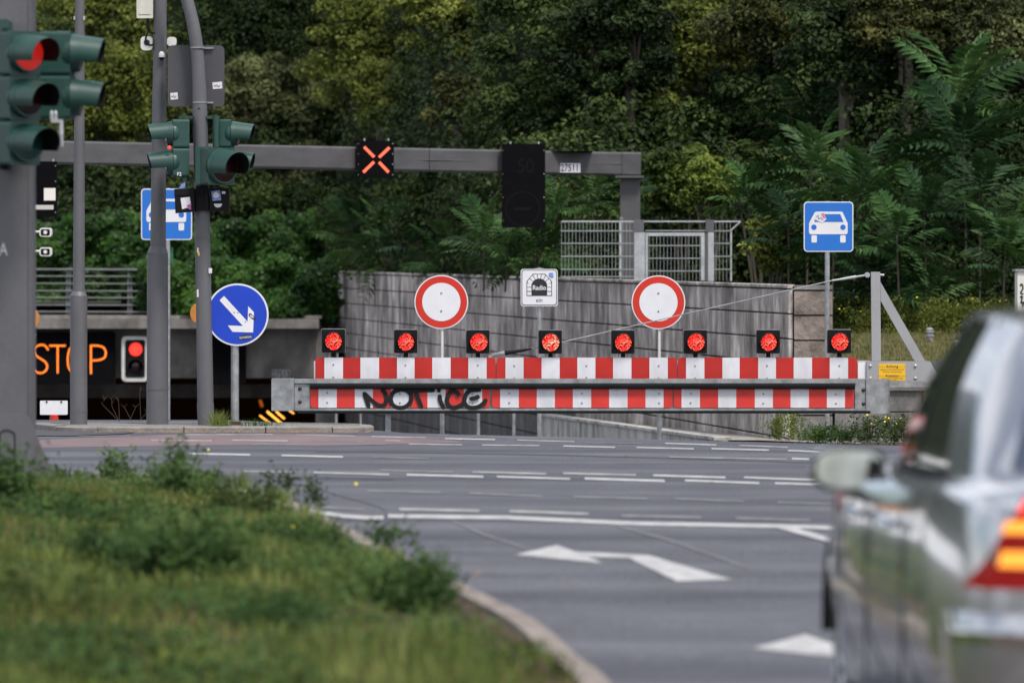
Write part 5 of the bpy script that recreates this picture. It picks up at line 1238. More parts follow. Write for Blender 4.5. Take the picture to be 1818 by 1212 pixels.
# ------------------------------------------------------------------ right side furniture
gd = thing('guard_rail', 'low pale pipe rail along the grass strip behind the swing barrier', 'railing', P(1600, 615, 100))
b = MB(); a, c = P(1512, 599.5, 100), P(1900, 606, 100); b.box((a.x, 100, a.z), (c.x, 100.06, c.z)); b.build('rail', 'galv', gd)
for x in (1520, 1590, 1700): b = MB(); b.box(P(x, 606.2, 100) + Vector((0, .01, 0)), P(x + 4, 625, 100) + Vector((0, .05, 0))); b.build('post', 'galv', gd)
bl = thing('ribbed_bollard', 'short ribbed grey bollard on the grass strip right of the barrier brace', 'bollard', P(1651, 607, 98))
b = MB()
prof = [(606, .05), (598, .05), (597, .065), (595, .065), (594, .05), (591, .05), (590, .066), (588, .066), (587, .05), (585, .06), (583.5, .045), (582, .035), (581, .01)]
b.tube([P(1651, y, 98) for y, r_ in prof], [r_ for y, r_ in prof], 18); b.build('body', 'galv', bl, True)
b = MB(); b.bbox(P(1730, 566, 99), P(1800, 600, 99) + Vector((0, .5, 0)), .02); tag(b.build('concrete_block', 'wall_light'), 'pale concrete block on the grass strip partly hidden by the car roof', 'block')
b = MB(); b.bbox(P(1697, 605, 95), P(1760, 640, 95) + Vector((0, .5, 0)), .02); tag(b.build('concrete_block', 'wall_light'), 'low pale concrete block nearer the road behind the car window', 'block')
cab = thing('utility_cabinet', 'pale cabinet with black graffiti at the right edge above the car roof', 'cabinet', P(1830, 600, 90))
b = MB(); b.bbox(P(1806.5, 482, 90), P(1900, 640, 90) + Vector((0, .5, 0)), .01); b.build('body', 'white_plastic', cab)
b = MB(); b.box(P(1802.5, 477.5, 90) - Vector((0, .03, 0)), P(1905, 481.8, 90) + Vector((0, .55, 0))); b.build('roof', 'galv', cab)
b = MB()
for k, ps in enumerate([[(1811, 508), (1814, 504), (1816, 512), (1812, 520), (1817, 522)], [(1811, 528), (1815, 526), (1813, 538), (1818, 536), (1815, 545)]]):
    b.ribbon(catmull([px(x, y, 90) for x, y in ps], 4), .02, 89.996 - k * .002)
b.build('graffiti', 'paint', cab)
# slim posts standing on the ramp behind the beam
for x, D, w_, lab in ((597, 96, .018, 'slim grey post on the ramp under the left end of the crash beam'), (640.5, 98, .016, 'slim grey post on the ramp between two others left of the thick support'), (849.5, 88, .022, 'slim pale post on the ramp under the graffiti letters'), (912.5, 90, .022, 'slim pale post on the ramp left of the tunnel radio sign post')):
    b = MB(); b.tube([P(x, 705, D), P(x, 850, D)], w_, 10); o = b.build('marker_post', 'galv', None, True); tag(o, lab, 'post', 'slim posts on the ramp')

# ------------------------------------------------------------------ silver saloon car, seen from behind left
M['car'] = mat('silver_car_paint', (0.44, 0.45, 0.475), 0.25, 0.8, 0, coat=1.0)
M['carglass'] = mat('dark_car_glass', (0.16, 0.18, 0.21), 0.05, 0.75, coat=1.0)
M['chrome'] = mat('chrome', (0.75, 0.75, 0.78), 0.08, 1.0)
M['mirror'] = mat('mirror_glass', (0.55, 0.62, 0.70), 0.03, 1.0)
M['tyre'] = mat('tyre', (0.015, 0.015, 0.016), 0.8)
M['rim'] = mat('alloy_rim', (0.42, 0.42, 0.44), 0.25, 0.9)
M['tail'] = mat('tail_lamp_red', (0.11, 0.002, 0.004), 0.12, 0, coat=1)
M['tail'].node_tree.nodes['Principled BSDF'].inputs['Emission Color'].default_value = (1, .01, .01, 1)
M['tail'].node_tree.nodes['Principled BSDF'].inputs['Emission Strength'].default_value = .10
M['tail_lit'] = emis('tail_lamp_lit', (1.0, .045, .02), 1.0, (.3, .01, .01))
M['seam'] = mat('door_seam', (.01, .01, .01), .9)
TH = .055; CX, CY, CZ = 2.232, 20.0, -.09
def CT(u, v, z): return (CX + u * math.cos(TH) - v * math.sin(TH), CY + u * math.sin(TH) + v * math.cos(TH), CZ + z)
car = thing('parked_car', 'silver saloon car with lit amber tail lamp waiting at the right edge', 'car', CT(0, 2.4, 0))
def cput(b, nm, m, par=None, sm=True):
    b.v = [CT(*q) for q in b.v]; return b.build(nm, m, par or car, sm)
sv = [.0, .035, .12, .35, .8, 1.1, 1.7, 2.4, 3.0, 3.5, 3.95, 4.4, 4.7, 4.82]
sw = [.62, .72, .82, .88, .91, .91, .91, .91, .91, .905, .89, .83, .74, .60]
szd = [.93, .97, 1.02, 1.045, 1.05, 1.0, .97, .97, .97, .985, .94, .86, .74, .62]
szs = [.86, .89, .93, .955, .97, .965, .95, .94, .93, .92, .88, .80, .66, .58]
szb = [.30, .26, .21, .17, .14, .13, .13, .13, .13, .13, .14, .17, .22, .3]
b = MB(); npt = None
for v, w_, zd, zs, zb in zip(sv, sw, szd, szs, szb):
    half = [(0, zb), (w_ * .8, zb), (w_ * .965, zb + .07), (w_, .44), (w_ + .006, .60), (w_ - .004, .76 if zs > .8 else zs * .9), (w_ - .022, zs - .045), (w_ - .055, zs - .012), (w_ - .12, zs + .012), (w_ * .6, zd - .012), (w_ * .3, zd - .002), (0, zd)]
    ring = [(-a, v, c) for a, c in half] + [(a, v, c) for a, c in half[-2:0:-1]]
    npt = len(ring); b.v += ring
ns = len(sv)
b.f = [(k * npt + i, k * npt + (i + 1) % npt, (k + 1) * npt + (i + 1) % npt, (k + 1) * npt + i) for k in range(ns - 1) for i in range(npt)]
b.f += [tuple(range(npt))[::-1], tuple(range((ns - 1) * npt, ns * npt))]; b.mi = [0] * len(b.f)
body = cput(b, 'body', 'car')
cutters = []
for v in (1.1, 3.95):
    b = MB(); b.tube([(-1.2, v, .33), (1.2, v, .33)], .375, 40); c_ = cput(b, 'cut', 'tyre'); cutters.append(c_)
    md = body.modifiers.new('arch', 'BOOLEAN'); md.operation = 'DIFFERENCE'; md.object = c_; md.solver = 'EXACT'
    try: md.material_mode = 'TRANSFER'
    except Exception: pass
sbv = body.modifiers.new('soft', 'WEIGHTED_NORMAL')
bpy.context.view_layer.update(); dg = bpy.context.evaluated_depsgraph_get()
me = bpy.data.meshes.new_from_object(body.evaluated_get(dg)); body.modifiers.clear(); body.data = me
for c_ in cutters: bpy.data.objects.remove(c_)
# wheels
for side in (-1, 1):
    for v in (1.1, 3.95):
        uo = side * .85
        b = MB(); n = 36; prof = [(.0, .24), (.0, .30), (.02, .322), (.19, .322), (.215, .30), (.215, .2), (.0, .2)]
        for a, r_ in prof:
            for j in range(n): t_ = 2 * math.pi * j / n; b.v.append((uo - side * a, v + r_ * math.cos(t_), .325 + r_ * math.sin(t_)))
        k = len(prof)
        b.f = [(i * n + j, i * n + (j + 1) % n, ((i + 1) % k) * n + (j + 1) % n, ((i + 1) % k) * n + j) for i in range(k) for j in range(n)]; b.mi = [0] * len(b.f)
        wh = cput(b, 'wheel', 'tyre')
        b2 = MB(); n2 = 20; b2.v = [(side * uu, v + .368 * math.cos(math.pi * j / n2), .33 + .368 * math.sin(math.pi * j / n2)) for uu in (.55, .885) for j in range(n2 + 1)]
        b2.f = [(j, j + 1, n2 + 2 + j, n2 + 1 + j) for j in range(n2)]; b2.mi = [0] * n2; cput(b2, 'wheel_arch_liner', 'seam')
        b = MB(); b.tube([(uo - side * .03, v, .325), (uo - side * .05, v, .325)], [.06, .07], 16)
        b.v += []
        for s_ in range(7):
            t_ = 2 * math.pi * s_ / 7; ct, st_ = math.cos(t_), math.sin(t_)
            b.tube([(uo - side * .035, v + .04 * ct, .325 + .04 * st_), (uo - side * .012, v + .225 * ct, .325 + .225 * st_)], [.035, .028], 6)
        rim = [(uo - side * .005, v + .225 * math.cos(2 * math.pi * j / 24), .325 + .225 * math.sin(2 * math.pi * j / 24)) for j in range(25)]
        b.tube(rim, .016, 6)
        cput(b, 'rim', 'rim', wh)
# greenhouse
Bp = [(0, 3.55, .975), (-.40, 3.48, .965), (-.74, 3.2, .95), (-.80, 2.15, .955), (-.80, 1.28, .965), (-.75, .80, .99), (-.40, .66, 1.03), (0, .62, 1.04)]
Tp = [(0, 2.72, 1.490), (-.30, 2.70, 1.485), (-.56, 2.58, 1.460), (-.61, 2.0, 1.485), (-.61, 1.55, 1.475), (-.56, 1.16, 1.445), (-.30, 1.04, 1.465), (0, 1.02, 1.475)]
def lerp3(a, c, t_): return tuple(a[i] + (c[i] - a[i]) * t_ for i in range(3))
def gpatch(i0, i1, t0, t1, nm, m, out=0.0, par=None, f0=0., f1=0., n=6):
    """patch of greenhouse side between columns; f0,f1 trims the columns"""
    for side in (-1, 1):
        b = MB(); cols = []
        for k in range(n + 1):
            u = k / n; pos = i0 + f0 + (i1 - f1 - i0 - f0) * u; a = min(int(pos), len(Bp) - 2); fr = pos - a
            B_, T_ = lerp3(Bp[a], Bp[a + 1], fr), lerp3(Tp[a], Tp[a + 1], fr)
            for j in range(n + 1):
                t_ = t0 + (t1 - t0) * j / n; q = list(lerp3(B_, T_, t_)); bul = .035 * math.sin(math.pi * t_)
                q[0] -= bul * (1 if 2 <= pos <= 5 else .2) + out; q[2] += bul * .3 + out * .3
                if pos < 1.9 : q[1] += bul + out
                if pos > 5.1: q[1] -= bul + out
                q[0] *= -side; b.v.append(tuple(q))
        b.f = [(i * (n + 1) + j, (i + 1) * (n + 1) + j, (i + 1) * (n + 1) + j + 1, i * (n + 1) + j + 1) for i in range(n) for j in range(n)]; b.mi = [0] * len(b.f)
        cput(b, nm, m, par)
gpatch(0, 1.72, 0, 1, 'windscreen', 'carglass')
gpatch(1.72, 2.12, 0, 1, 'front_pillar', 'car')
gpatch(2.12, 3, .05, .95, 'front_side_window', 'carglass', f1=.06)
gpatch(2.94, 3.06, 0, 1, 'middle_pillar', 'black', .004)
gpatch(3.06, 4.0, .05, .95, 'rear_side_window', 'carglass', f1=.0)
gpatch(4.0, 5.25, 0, 1, 'rear_pillar', 'car')
gpatch(5.25, 7, 0.02, 1, 'rear_window', 'carglass')
gpatch(2.12, 4.0, 0, .05, 'window_seal', 'black', .004); gpatch(2.0, 4.2, .95, 1.0, 'roof_gutter', 'car', .006)
b = MB(); rows_ = []
for k in range(0, 15):
    pos = k / 14 * 7; a = min(int(pos), 6); fr = pos - a; q = lerp3(Tp[a], Tp[a + 1], fr)
    for j in range(9):
        u = j / 8; x_ = q[0] * (1 - 2 * u); zz = q[2] + .035 * (1 - (2 * u - 1) ** 2) * (abs(q[0]) / .6); b.v.append((x_, q[1], zz))
b.f = [(i * 9 + j, i * 9 + j + 1, (i + 1) * 9 + j + 1, (i + 1) * 9 + j) for i in range(14) for j in range(8)]; b.mi = [0] * len(b.f)
cput(b, 'roof', 'car')
# bumper, outline follows the corner
OUT = [(0, -.055), (.35, -.045), (.56, -.01), (.70, .035), (.80, .12), (.865, .24), (.885, .40), (.892, .56)]
OC = catmull(OUT, 5)
def outl(u_abs):   # v on the body corner for a given |u|
    pts = [(0, -.02), (.40, -.012), (.62, .0), (.72, .035), (.82, .12), (.88, .35)]
    for (a, c), (d, e) in zip(pts, pts[1:]):
        if a <= u_abs <= d: return c + (e - c) * (u_abs - a) / (d - a)
    return .35
for side in (-1, 1):
    b = MB(); prof = [(0, .60), (.035, .595), (.055, .565), (.058, .50), (.045, .40), (.03, .28), (0, .25)]; k = len(prof)
    for i, q in enumerate(OC):
        a = Vector(OC[max(0, i - 1)]); c = Vector(OC[min(len(OC) - 1, i + 1)]); t_ = (c - a).normalized(); nn = Vector((t_.y, -t_.x))
        for d, z in prof:
            d = d * (1 - .85 * max(0, i / (len(OC) - 1) - .45) / .55); b.v.append((side * (q[0] + nn.x * d), q[1] + nn.y * d, z))
    b.f = [(i * k + j, i * k + j + 1, (i + 1) * k + j + 1, (i + 1) * k + j) for i in range(len(OC) - 1) for j in range(k - 1)]; b.mi = [0] * len(b.f)
    cput(b, 'bumper_half', 'car')
    b = MB(); prof = [(.056, .545), (.066, .54), (.066, .505), (.058, .50)]; k = 4
    for i, q in enumerate(OC):
        a = Vector(OC[max(0, i - 1)]); c = Vector(OC[min(len(OC) - 1, i + 1)]); t_ = (c - a).normalized(); nn = Vector((t_.y, -t_.x))
        for d, z in prof:
            d = d * (1 - .85 * max(0, i / (len(OC) - 1) - .45) / .55); b.v.append((side * (q[0] + nn.x * d), q[1] + nn.y * d, z))
    b.f = [(i * k + j, i * k + j + 1, (i + 1) * k + j + 1, (i + 1) * k + j) for i in range(len(OC) - 1) for j in range(k - 1)]; b.mi = [0] * len(b.f)
    cput(b, 'bumper_trim', 'chrome')
    # tail lamp
    def lampp(ul0, ul1, ur, z0, z1, off, nm, m, par=None, n=10, rnd=0):
        b = MB()
        for j in range(5):
            t_ = j / 4; z = z0 + (z1 - z0) * t_; ul = ul0 + (ul1 - ul0) * t_
            for i in range(n + 1):
                u = ul + (ur - ul) * i / n
                v = outl(u) - off; b.v.append((side * (u + off * .6), v, z))
        b.f = [(j * (n + 1) + i, j * (n + 1) + i + 1, (j + 1) * (n + 1) + i + 1, (j + 1) * (n + 1) + i) for j in range(4) for i in range(n)]; b.mi = [0] * len(b.f)
        return cput(b, nm, m, par)
    tl = lampp(.862, .69, .42, .672, .965, .022, 'tail_lamp', 'tail')
    lit = side < 0
    lampp(.775, .765, .52, .738, .785, .030, 'indicator_lamp', 'amberlamp' if lit else 'tail', tl)
    lampp(.765, .752, .52, .838, .875, .030, 'indicator_lamp', 'amberlamp' if lit else 'tail', tl)
    lampp(.722, .69, .52, .90, .95, .030, 'stop_lamp', 'tail_lit' if lit else 'tail', tl)
    lampp(.80, .79, .775, .75, .79, .028, 'reversing_lamp', 'chrome', tl)
    # side strips, handles, seams, mirror
    b = MB(); 
    for v0, v1 in ((1.52, 2.55), (2.58, 3.5)):
        b.box((side * .915, v0, .52), (side * .93, v1, .565))
    cput(b, 'rub_strip', 'car', sm=False)
    for v in (1.72, 2.72):
        b = MB(); b.tube([(side * .918, v, .80), (side * .945, v + .03, .805), (side * .945, v + .19, .81), (side * .918, v + .22, .81)], .015, 8); h_ = cput(b, 'door_handle', 'chrome')
    for v in (1.50, 2.565, 3.53):
        b = MB(); b.box((side * .911, v, .25), (side * .9175, v + .004, .88)); cput(b, 'door_seam', 'seam', sm=False)
    b = MB(); b.tube([(side * .78, 3.02, .93), (side * .86, 3.03, .925), (side * .90, 3.05, .93)], [.035, .03, .03], 10)
    mr = cput(b, 'mirror_arm', 'car')
    b = MB(); n = 20; 
    for (dv, s_) in ((0, 1.0), (.03, 1.05), (.08, .98), (.13, .78), (.155, .4)):
        for j in range(n):
            t_ = 2 * math.pi * j / n; ex = abs(math.cos(t_)) ** .6 * math.copysign(1, math.cos(t_)); ez = abs(math.sin(t_)) ** .7 * math.copysign(1, math.sin(t_))
            b.v.append((side * (.925 + .125 * ex * s_), 2.98 + dv, .945 + .075 * ez * s_))
    b.f = [(i * n + j, i * n + (j + 1) % n, (i + 1) * n + (j + 1) % n, (i + 1) * n + j) for i in range(4) for j in range(n)] + [tuple(range(4 * n, 5 * n))]; b.mi = [0] * len(b.f)
    mh = cput(b, 'mirror_housing', 'car', mr)
    b = MB()
    for j in range(n):
        t_ = 2 * math.pi * j / n; ex = abs(math.cos(t_)) ** .6 * math.copysign(1, math.cos(t_)); ez = abs(math.sin(t_)) ** .7 * math.copysign(1, math.sin(t_))
        b.v.append((side * (.925 + .112 * ex), 2.972 + .012 * ex + .0017 * ez, .945 + .065 * ez))
    b.f = [tuple(range(n))]; b.mi = [0]; b.v = [CT(*q) for q in b.v]
    o = b.build('mirror_glass', 'mirror', car)
    b = MB(); b.prism([(side * .86, .985), (side * .818, .97), (side * .812, .93), (side * .825, .895), (side * .875, .885)][::side], 2.955, 2.962); b.v = [CT(*q) for q in b.v]; b.build('mirror_wedge', 'black', car)  # black wedge laid over the inner end of the mirror glass
b = MB(); b.box((-.26, -.075, .66), (.26, -.03, .78)); cput(b, 'blank_number_plate', 'white', sm=False)

# ------------------------------------------------------------------ vegetation
rng = np.random.default_rng(11)
def wallD(x):      # distance of the wall line on pixel column x
    best = None
    for i in range(200):
        t_ = i / 199; q = wallpt(t_); xx = 909 + q.x / q.y * F
        if best is None or abs(xx - x) < best[0]: best = (abs(xx - x), q.y)
    return best[1]
def startD(x):
    if 860 < x < 1345: return max(wallD(x) + .3, 109.5)
    if x > 1478: return 84.4
    if x < 588: return 151.5
    return wallD(x) + .3
def hitD(x, y):    # where the pixel ray meets the hill
    D = startD(x) + .3
    while D < 330:
        q = P(x, y, D)
        if q.z <= hill_height(q.x, D): return D
        D += .5
    return 330.
def setmat(o, m):
    o.material_slots[0].link = 'OBJECT'; o.material_slots[0].material = m

# undergrowth and far wood as masses
def mass(name, label, n, xr, yr, kindmat, size, rad, nleaf, push=(.0, 1.2), filt=None):
    cen = []; rd = []
    tries = 0
    while len(cen) < n and tries < n * 20:
        tries += 1
        x, y = rng.uniform(*xr), rng.uniform(*yr)
        if filt and not filt(x, y): continue
        D = hitD(x, y)
        if D >= 329: continue
        D -= rng.uniform(*push); D = max(D, startD(x) + (2.6 if 560 < x < 860 else .35))
        q = P(x, y, D); z = max(q.z, hill_height(q.x, D) + .1)
        cen.append((q.x, q.y, z)); rd.append(rng.uniform(*rad))
    V, Fc = leaf_cloud(rng, np.array(cen), np.array(rd), nleaf, size)
    o = npmesh(name, V, Fc, LM[kindmat]); tag(o, label, None, None, 'stuff'); return o
mass('woodland_foliage', 'dark dense woodland foliage covering the slope behind the trees', 700, (-500, 2300), (-120, 420), 'dark', .12, (.5, 1.0), 210, (.3, 2.5))
mass('woodland_foliage', 'mid green foliage of the wood between the trees', 360, (-300, 2200), (-80, 400), 'mid', .115, (.4, .8), 190, (.6, 3.0))
mass('undergrowth', 'low tangled undergrowth at the foot of the slope above the wall', 260, (560, 1480), (330, 500), 'mid', .095, (.25, .6), 150, (.2, 1.6))
mass('undergrowth', 'dark undergrowth at the foot of the slope behind the swing barrier', 380, (1440, 2100), (300, 575), 'dark', .085, (.3, .7), 170, (.2, 1.8))

def tree(x, y, rxp, ryp, dback, kind, label, leaf=.15, nclump=None, nleaf=None, pale=False, group='trees on the slope', trunk=True):
    D = hitD(x, min(y + ryp * .7, 520)) - dback; D = max(D, startD(x) + 1.2)
    c = P(x, y, D); rx_, rz_ = rxp / F * D, ryp / F * D
    gz_ = hill_height(c.x, D); base = Vector((c.x, D, gz_))
    t_ = thing('tree', label, 'tree', base, group)
    nclump = nclump or int(28 + rx_ * rz_ * 13); nleaf = nleaf or 210
    d = rng.normal(size=(nclump, 3)); d /= np.linalg.norm(d, axis=1, keepdims=True)
    d[:, 1] = -np.abs(d[:, 1]) * .6 + .1; d[:, 2] = np.where(d[:, 2] < -.75, -d[:, 2], d[:, 2])
    rr_ = rng.uniform(.45, 1.05, nclump)[:, None]
    cen = np.array(c)[None] + d * rr_ * np.array([rx_, min(rx_, rz_) * .9, rz_])
    rad = rng.uniform(.16, .30, nclump) * min(rx_, rz_) + .10
    V, Fc = leaf_cloud(rng, cen, rad, nleaf, leaf, .6)
    npmesh('crown', V, Fc, LM[kind], t_)
    bk_ = 'barkpale' if pale else 'bark'
    b = MB(); r0 = .05 + rx_ * .035
    top = c + Vector((0, .2, rz_ * .35))
    mid_ = (base + top) / 2 + Vector((random.uniform(-.25, .25), 0, 0))
    b.tube([base - Vector((0, 0, .5)), mid_, top], [r0 * 1.3, r0, r0 * .35], 8)
    tr_o = b.build('trunk', bk_, t_, True)
    for k in range(7):
        q = cen[rng.integers(nclump)]; s0 = base + (top - base) * random.uniform(.35, .85)
        b = MB(); m_ = (s0 + Vector(q)) / 2 + Vector((0, 0, .15)); b.tube([s0, m_, Vector(q)], [r0 * .5, r0 * .3, r0 * .1], 6); b.build('limb', bk_, tr_o, True)
    return t_
random.seed(4)
TL = [
 (160, 60, 150, 110, 3, 'olive', 'yellowish green tree above the empty top of the slim stepped pole'),
 (60, 160, 110, 120, 1, 'mid', 'green tree behind the square column and its red light'),
 (215, 190, 120, 110, 2, 'olive', 'olive tree between the slim pole and the thickest pole'),
 (440, 80, 130, 110, 3, 'dark', 'dark tree right of the curved top of the signal mast'),
 (560, 30, 140, 90, 5, 'dark', 'very dark tree top above and left of the red cross'),
 (440, 190, 120, 90, 1.5, 'pale', 'greyish olive tree behind the grey sign back'),
 (560, 190, 110, 90, 1.5, 'pale', 'pale thin leaved tree left above the red cross'),
 (680, 90, 150, 110, 2.5, 'olive', 'broad olive tree with sunny clumps above the red cross'),
 (700, 180, 140, 70, 1.2, 'olive', 'lower olive tree just above the gantry beam and the red cross'),
 (820, 40, 130, 80, 3, 'olive', 'yellow olive tree top left of the middle of the slope'),
 (840, 200, 100, 70, 1, 'brown', 'brownish green tree above the beam left of the tall black display'),
 (960, 60, 100, 110, 2, 'mid', 'mid green tree above the tall black display'),
 (960, 190, 100, 80, .8, 'mid', 'green bushy tree directly on top of the tall black display'),
 (1060, 110, 90, 120, 2, 'dark', 'dark green tree above the number 27511'),
 (1130, 60, 80, 130, 3, 'dark', 'dark gap filling tree left of the drooping olive tree'),
 (1140, 190, 85, 80, .8, 'olive', 'olive tree with drooping twigs above the right end of the gantry'),
 (1240, 90, 100, 130, 1.6, 'olive', 'tall olive tree with a pale stem right of the gantry end', ),
 (1380, 50, 110, 110, 3, 'brown', 'brown tinged tree high on the slope above the blue car sign'),
 (1500, 70, 120, 120, 3, 'dark', 'dark tree behind the fern leaved saplings on the right'),
 (1600, 30, 110, 80, 4, 'brown', 'brownish tree top near the upper right corner'),
 (1740, 60, 120, 110, 2.5, 'pale', 'grey green tree in the upper right corner'),
 (1790, 230, 90, 110, 1.0, 'dark', 'dark tree at the right edge below the corner tree'),
 (1360, 190, 90, 90, 1.2, 'dark', 'dark bush like tree between the gantry end and the fern leaved saplings'),
 (520, 310, 90, 55, .8, 'pale', 'thin grey twiggy tree under the beam left of the red cross'),
 (800, 330, 90, 50, .6, 'mid', 'green bush under the beam between cross and tall display'),
 (1060, 350, 70, 50, .6, 'mid', 'green bush behind the mesh fence under the number 27511'),
 (190, 320, 120, 60, 1, 'dark', 'dark bush under the gantry beam at the left'),
 (400, 345, 120, 50, .8, 'mid', 'green bush under the beam right of the signal mast'),
]
for i, a in enumerate(TL):
    tree(*a, pale=(a[5] in ('pale',) or 'pale stem' in a[6]), leaf=.10)
def bush(x, y, rxp, ryp, D, kind, label, leaf=.10, n=40, nl=110, name='bush', cat='bush', group=None):
    c = P(x, y, D); gz_ = hill_height(c.x, D); t_ = thing(name, label, cat, (c.x, D, gz_), group)
    rx_, rz_ = rxp / F * D, ryp / F * D
    d = rng.normal(size=(n, 3)); d /= np.linalg.norm(d, axis=1, keepdims=True); d[:, 1] = -abs(d[:, 1]) * .7
    cen = np.array(c)[None] + d * rng.uniform(.4, 1, n)[:, None] * np.array([rx_, rx_ * .7, rz_])
    V, Fc = leaf_cloud(rng, cen, rng.uniform(.14, .3, n) * min(rx_, rz_) + .06, nl, leaf, .7)
    npmesh('foliage', V, Fc, LM[kind], t_)
    b = MB()
    for k in range(5): q = cen[rng.integers(n)]; b.tube([(c.x, D, gz_ - .1), tuple(q)], [.03, .01], 6)
    b.build('stems', 'bark', t_, True); return t_
bush(1215, 320, 80, 60, 110.5, 'yellow', 'yellow green bush right of the gantry column', .11, 60, 120)
bush(1262, 325, 55, 45, 108.5, 'hop', 'pale flowering creeper heap between gantry end and blue car sign', .075, 45, 110)
bush(1350, 300, 60, 60, 109, 'mid', 'green bush left above the blue car sign', .12)
bush(1372, 430, 62, 55, 105, 'olive', 'olive bush on the wall left of the blue car sign', .09, 50)
bush(1500, 560, 45, 30, 102, 'mid', 'low shrub at the end of the wall behind the warning lamps', .08)
bush(1600, 565, 60, 24, 103.5, 'olive', 'low flowering weeds behind the barrier brace', .06)
bush(1740, 560, 60, 26, 103.5, 'olive', 'low weeds left of the graffiti cabinet', .06)

# pinnate leaves
def frond_mesh(seed, n=13, droop=.5):
    r_ = np.random.default_rng(seed); V = []; Fc = []
    def q(t_): return np.array([t_ * (1 - .12 * t_), 0, .42 * t_ - droop * t_ * t_])
    # rachis
    prev = None
    for k in range(9):
        c = q(k / 8); w_ = .007 * (1 - k / 10)
        i = len(V); V += [c + [0, w_, 0], c - [0, w_, 0]]
        if prev is not None: Fc += [(prev, prev + 1, i + 1), (prev, i + 1, i)]
        prev = i
    for k in range(n):
        t_ = .10 + .88 * k / (n - 1); c = q(t_); L_ = .235 * math.sin(math.pi * (.16 + .74 * (1 - t_))) + .02
        for s in (-1, 1):
            ang = .95 + r_.uniform(-.12, .12); d = np.array([math.cos(ang), s * math.sin(ang), -.18 + r_.uniform(-.15, .15)]); d /= np.linalg.norm(d)
            side = np.cross(d, [0, 0, 1]); side /= np.linalg.norm(side); w_ = L_ * .17
            i = len(V); tip = c + d * L_ - np.array([0, 0, .035 * L_ / .2]); m1 = c + d * L_ * .35
            V += [c, m1 + side * w_ + [0, 0, .008], tip, m1 - side * w_ + [0, 0, .008]]
            Fc += [(i, i + 1, i + 2), (i, i + 2, i + 3)]
    V = np.array(V, dtype=float); me = bpy.data.meshes.new('pinnate_leaf'); me.from_pydata(V.tolist(), [], Fc); me.materials.append(LM['fern']); me.update(); return me
fm = [frond_mesh(s, 12 + s % 3, .35 + .15 * s) for s in range(4)]
def sapling(x, y, Lp, D, kind, n, label, stem=True, group='fern leaved saplings on the slope', spread=1.0):
    if 560 < x < 860 and y > 380: D = wallD(x) + 1.5
    elif 860 <= x < 1120: D = 108.8
    c = P(x, y, D); gz_ = min(hill_height(c.x, D), c.z - .25); t_ = thing('tree_of_heaven', label, 'sapling', (c.x, D, gz_), group)
    b = MB(); lean = random.uniform(-.12, .12); b.tube([(c.x - lean, D, gz_ - .2), (c.x - lean * .5, D, (gz_ + c.z) / 2), tuple(c), (c.x + lean * .3, D, c.z + .12)], [.018, .016, .012, .005], 7); b.build('stem', 'bark', t_, True)
    L_ = Lp / F * D
    n += 3
    for k in range(n):
        az_ = 2 * math.pi * (k * .381966) + random.uniform(-.2, .2); el_ = R(62) - k / max(1, n - 1) * R(68) * spread + random.uniform(-.12, .12)
        o = bpy.data.objects.new('leaf', fm[k % 4]); C.objects.link(o); o.parent = t_
        setmat(o, LM[kind])
        s = L_ * random.uniform(.8, 1.2); o.scale = (s, s * 1.05, s)
        hz = c.z - gz_ - .05 * k * L_ * .6
        o.location = (random.uniform(-.02, .02) * 1, 0, max(.1, hz)); o.rotation_euler = (random.uniform(-.65, .65), -el_, az_)
    return t_
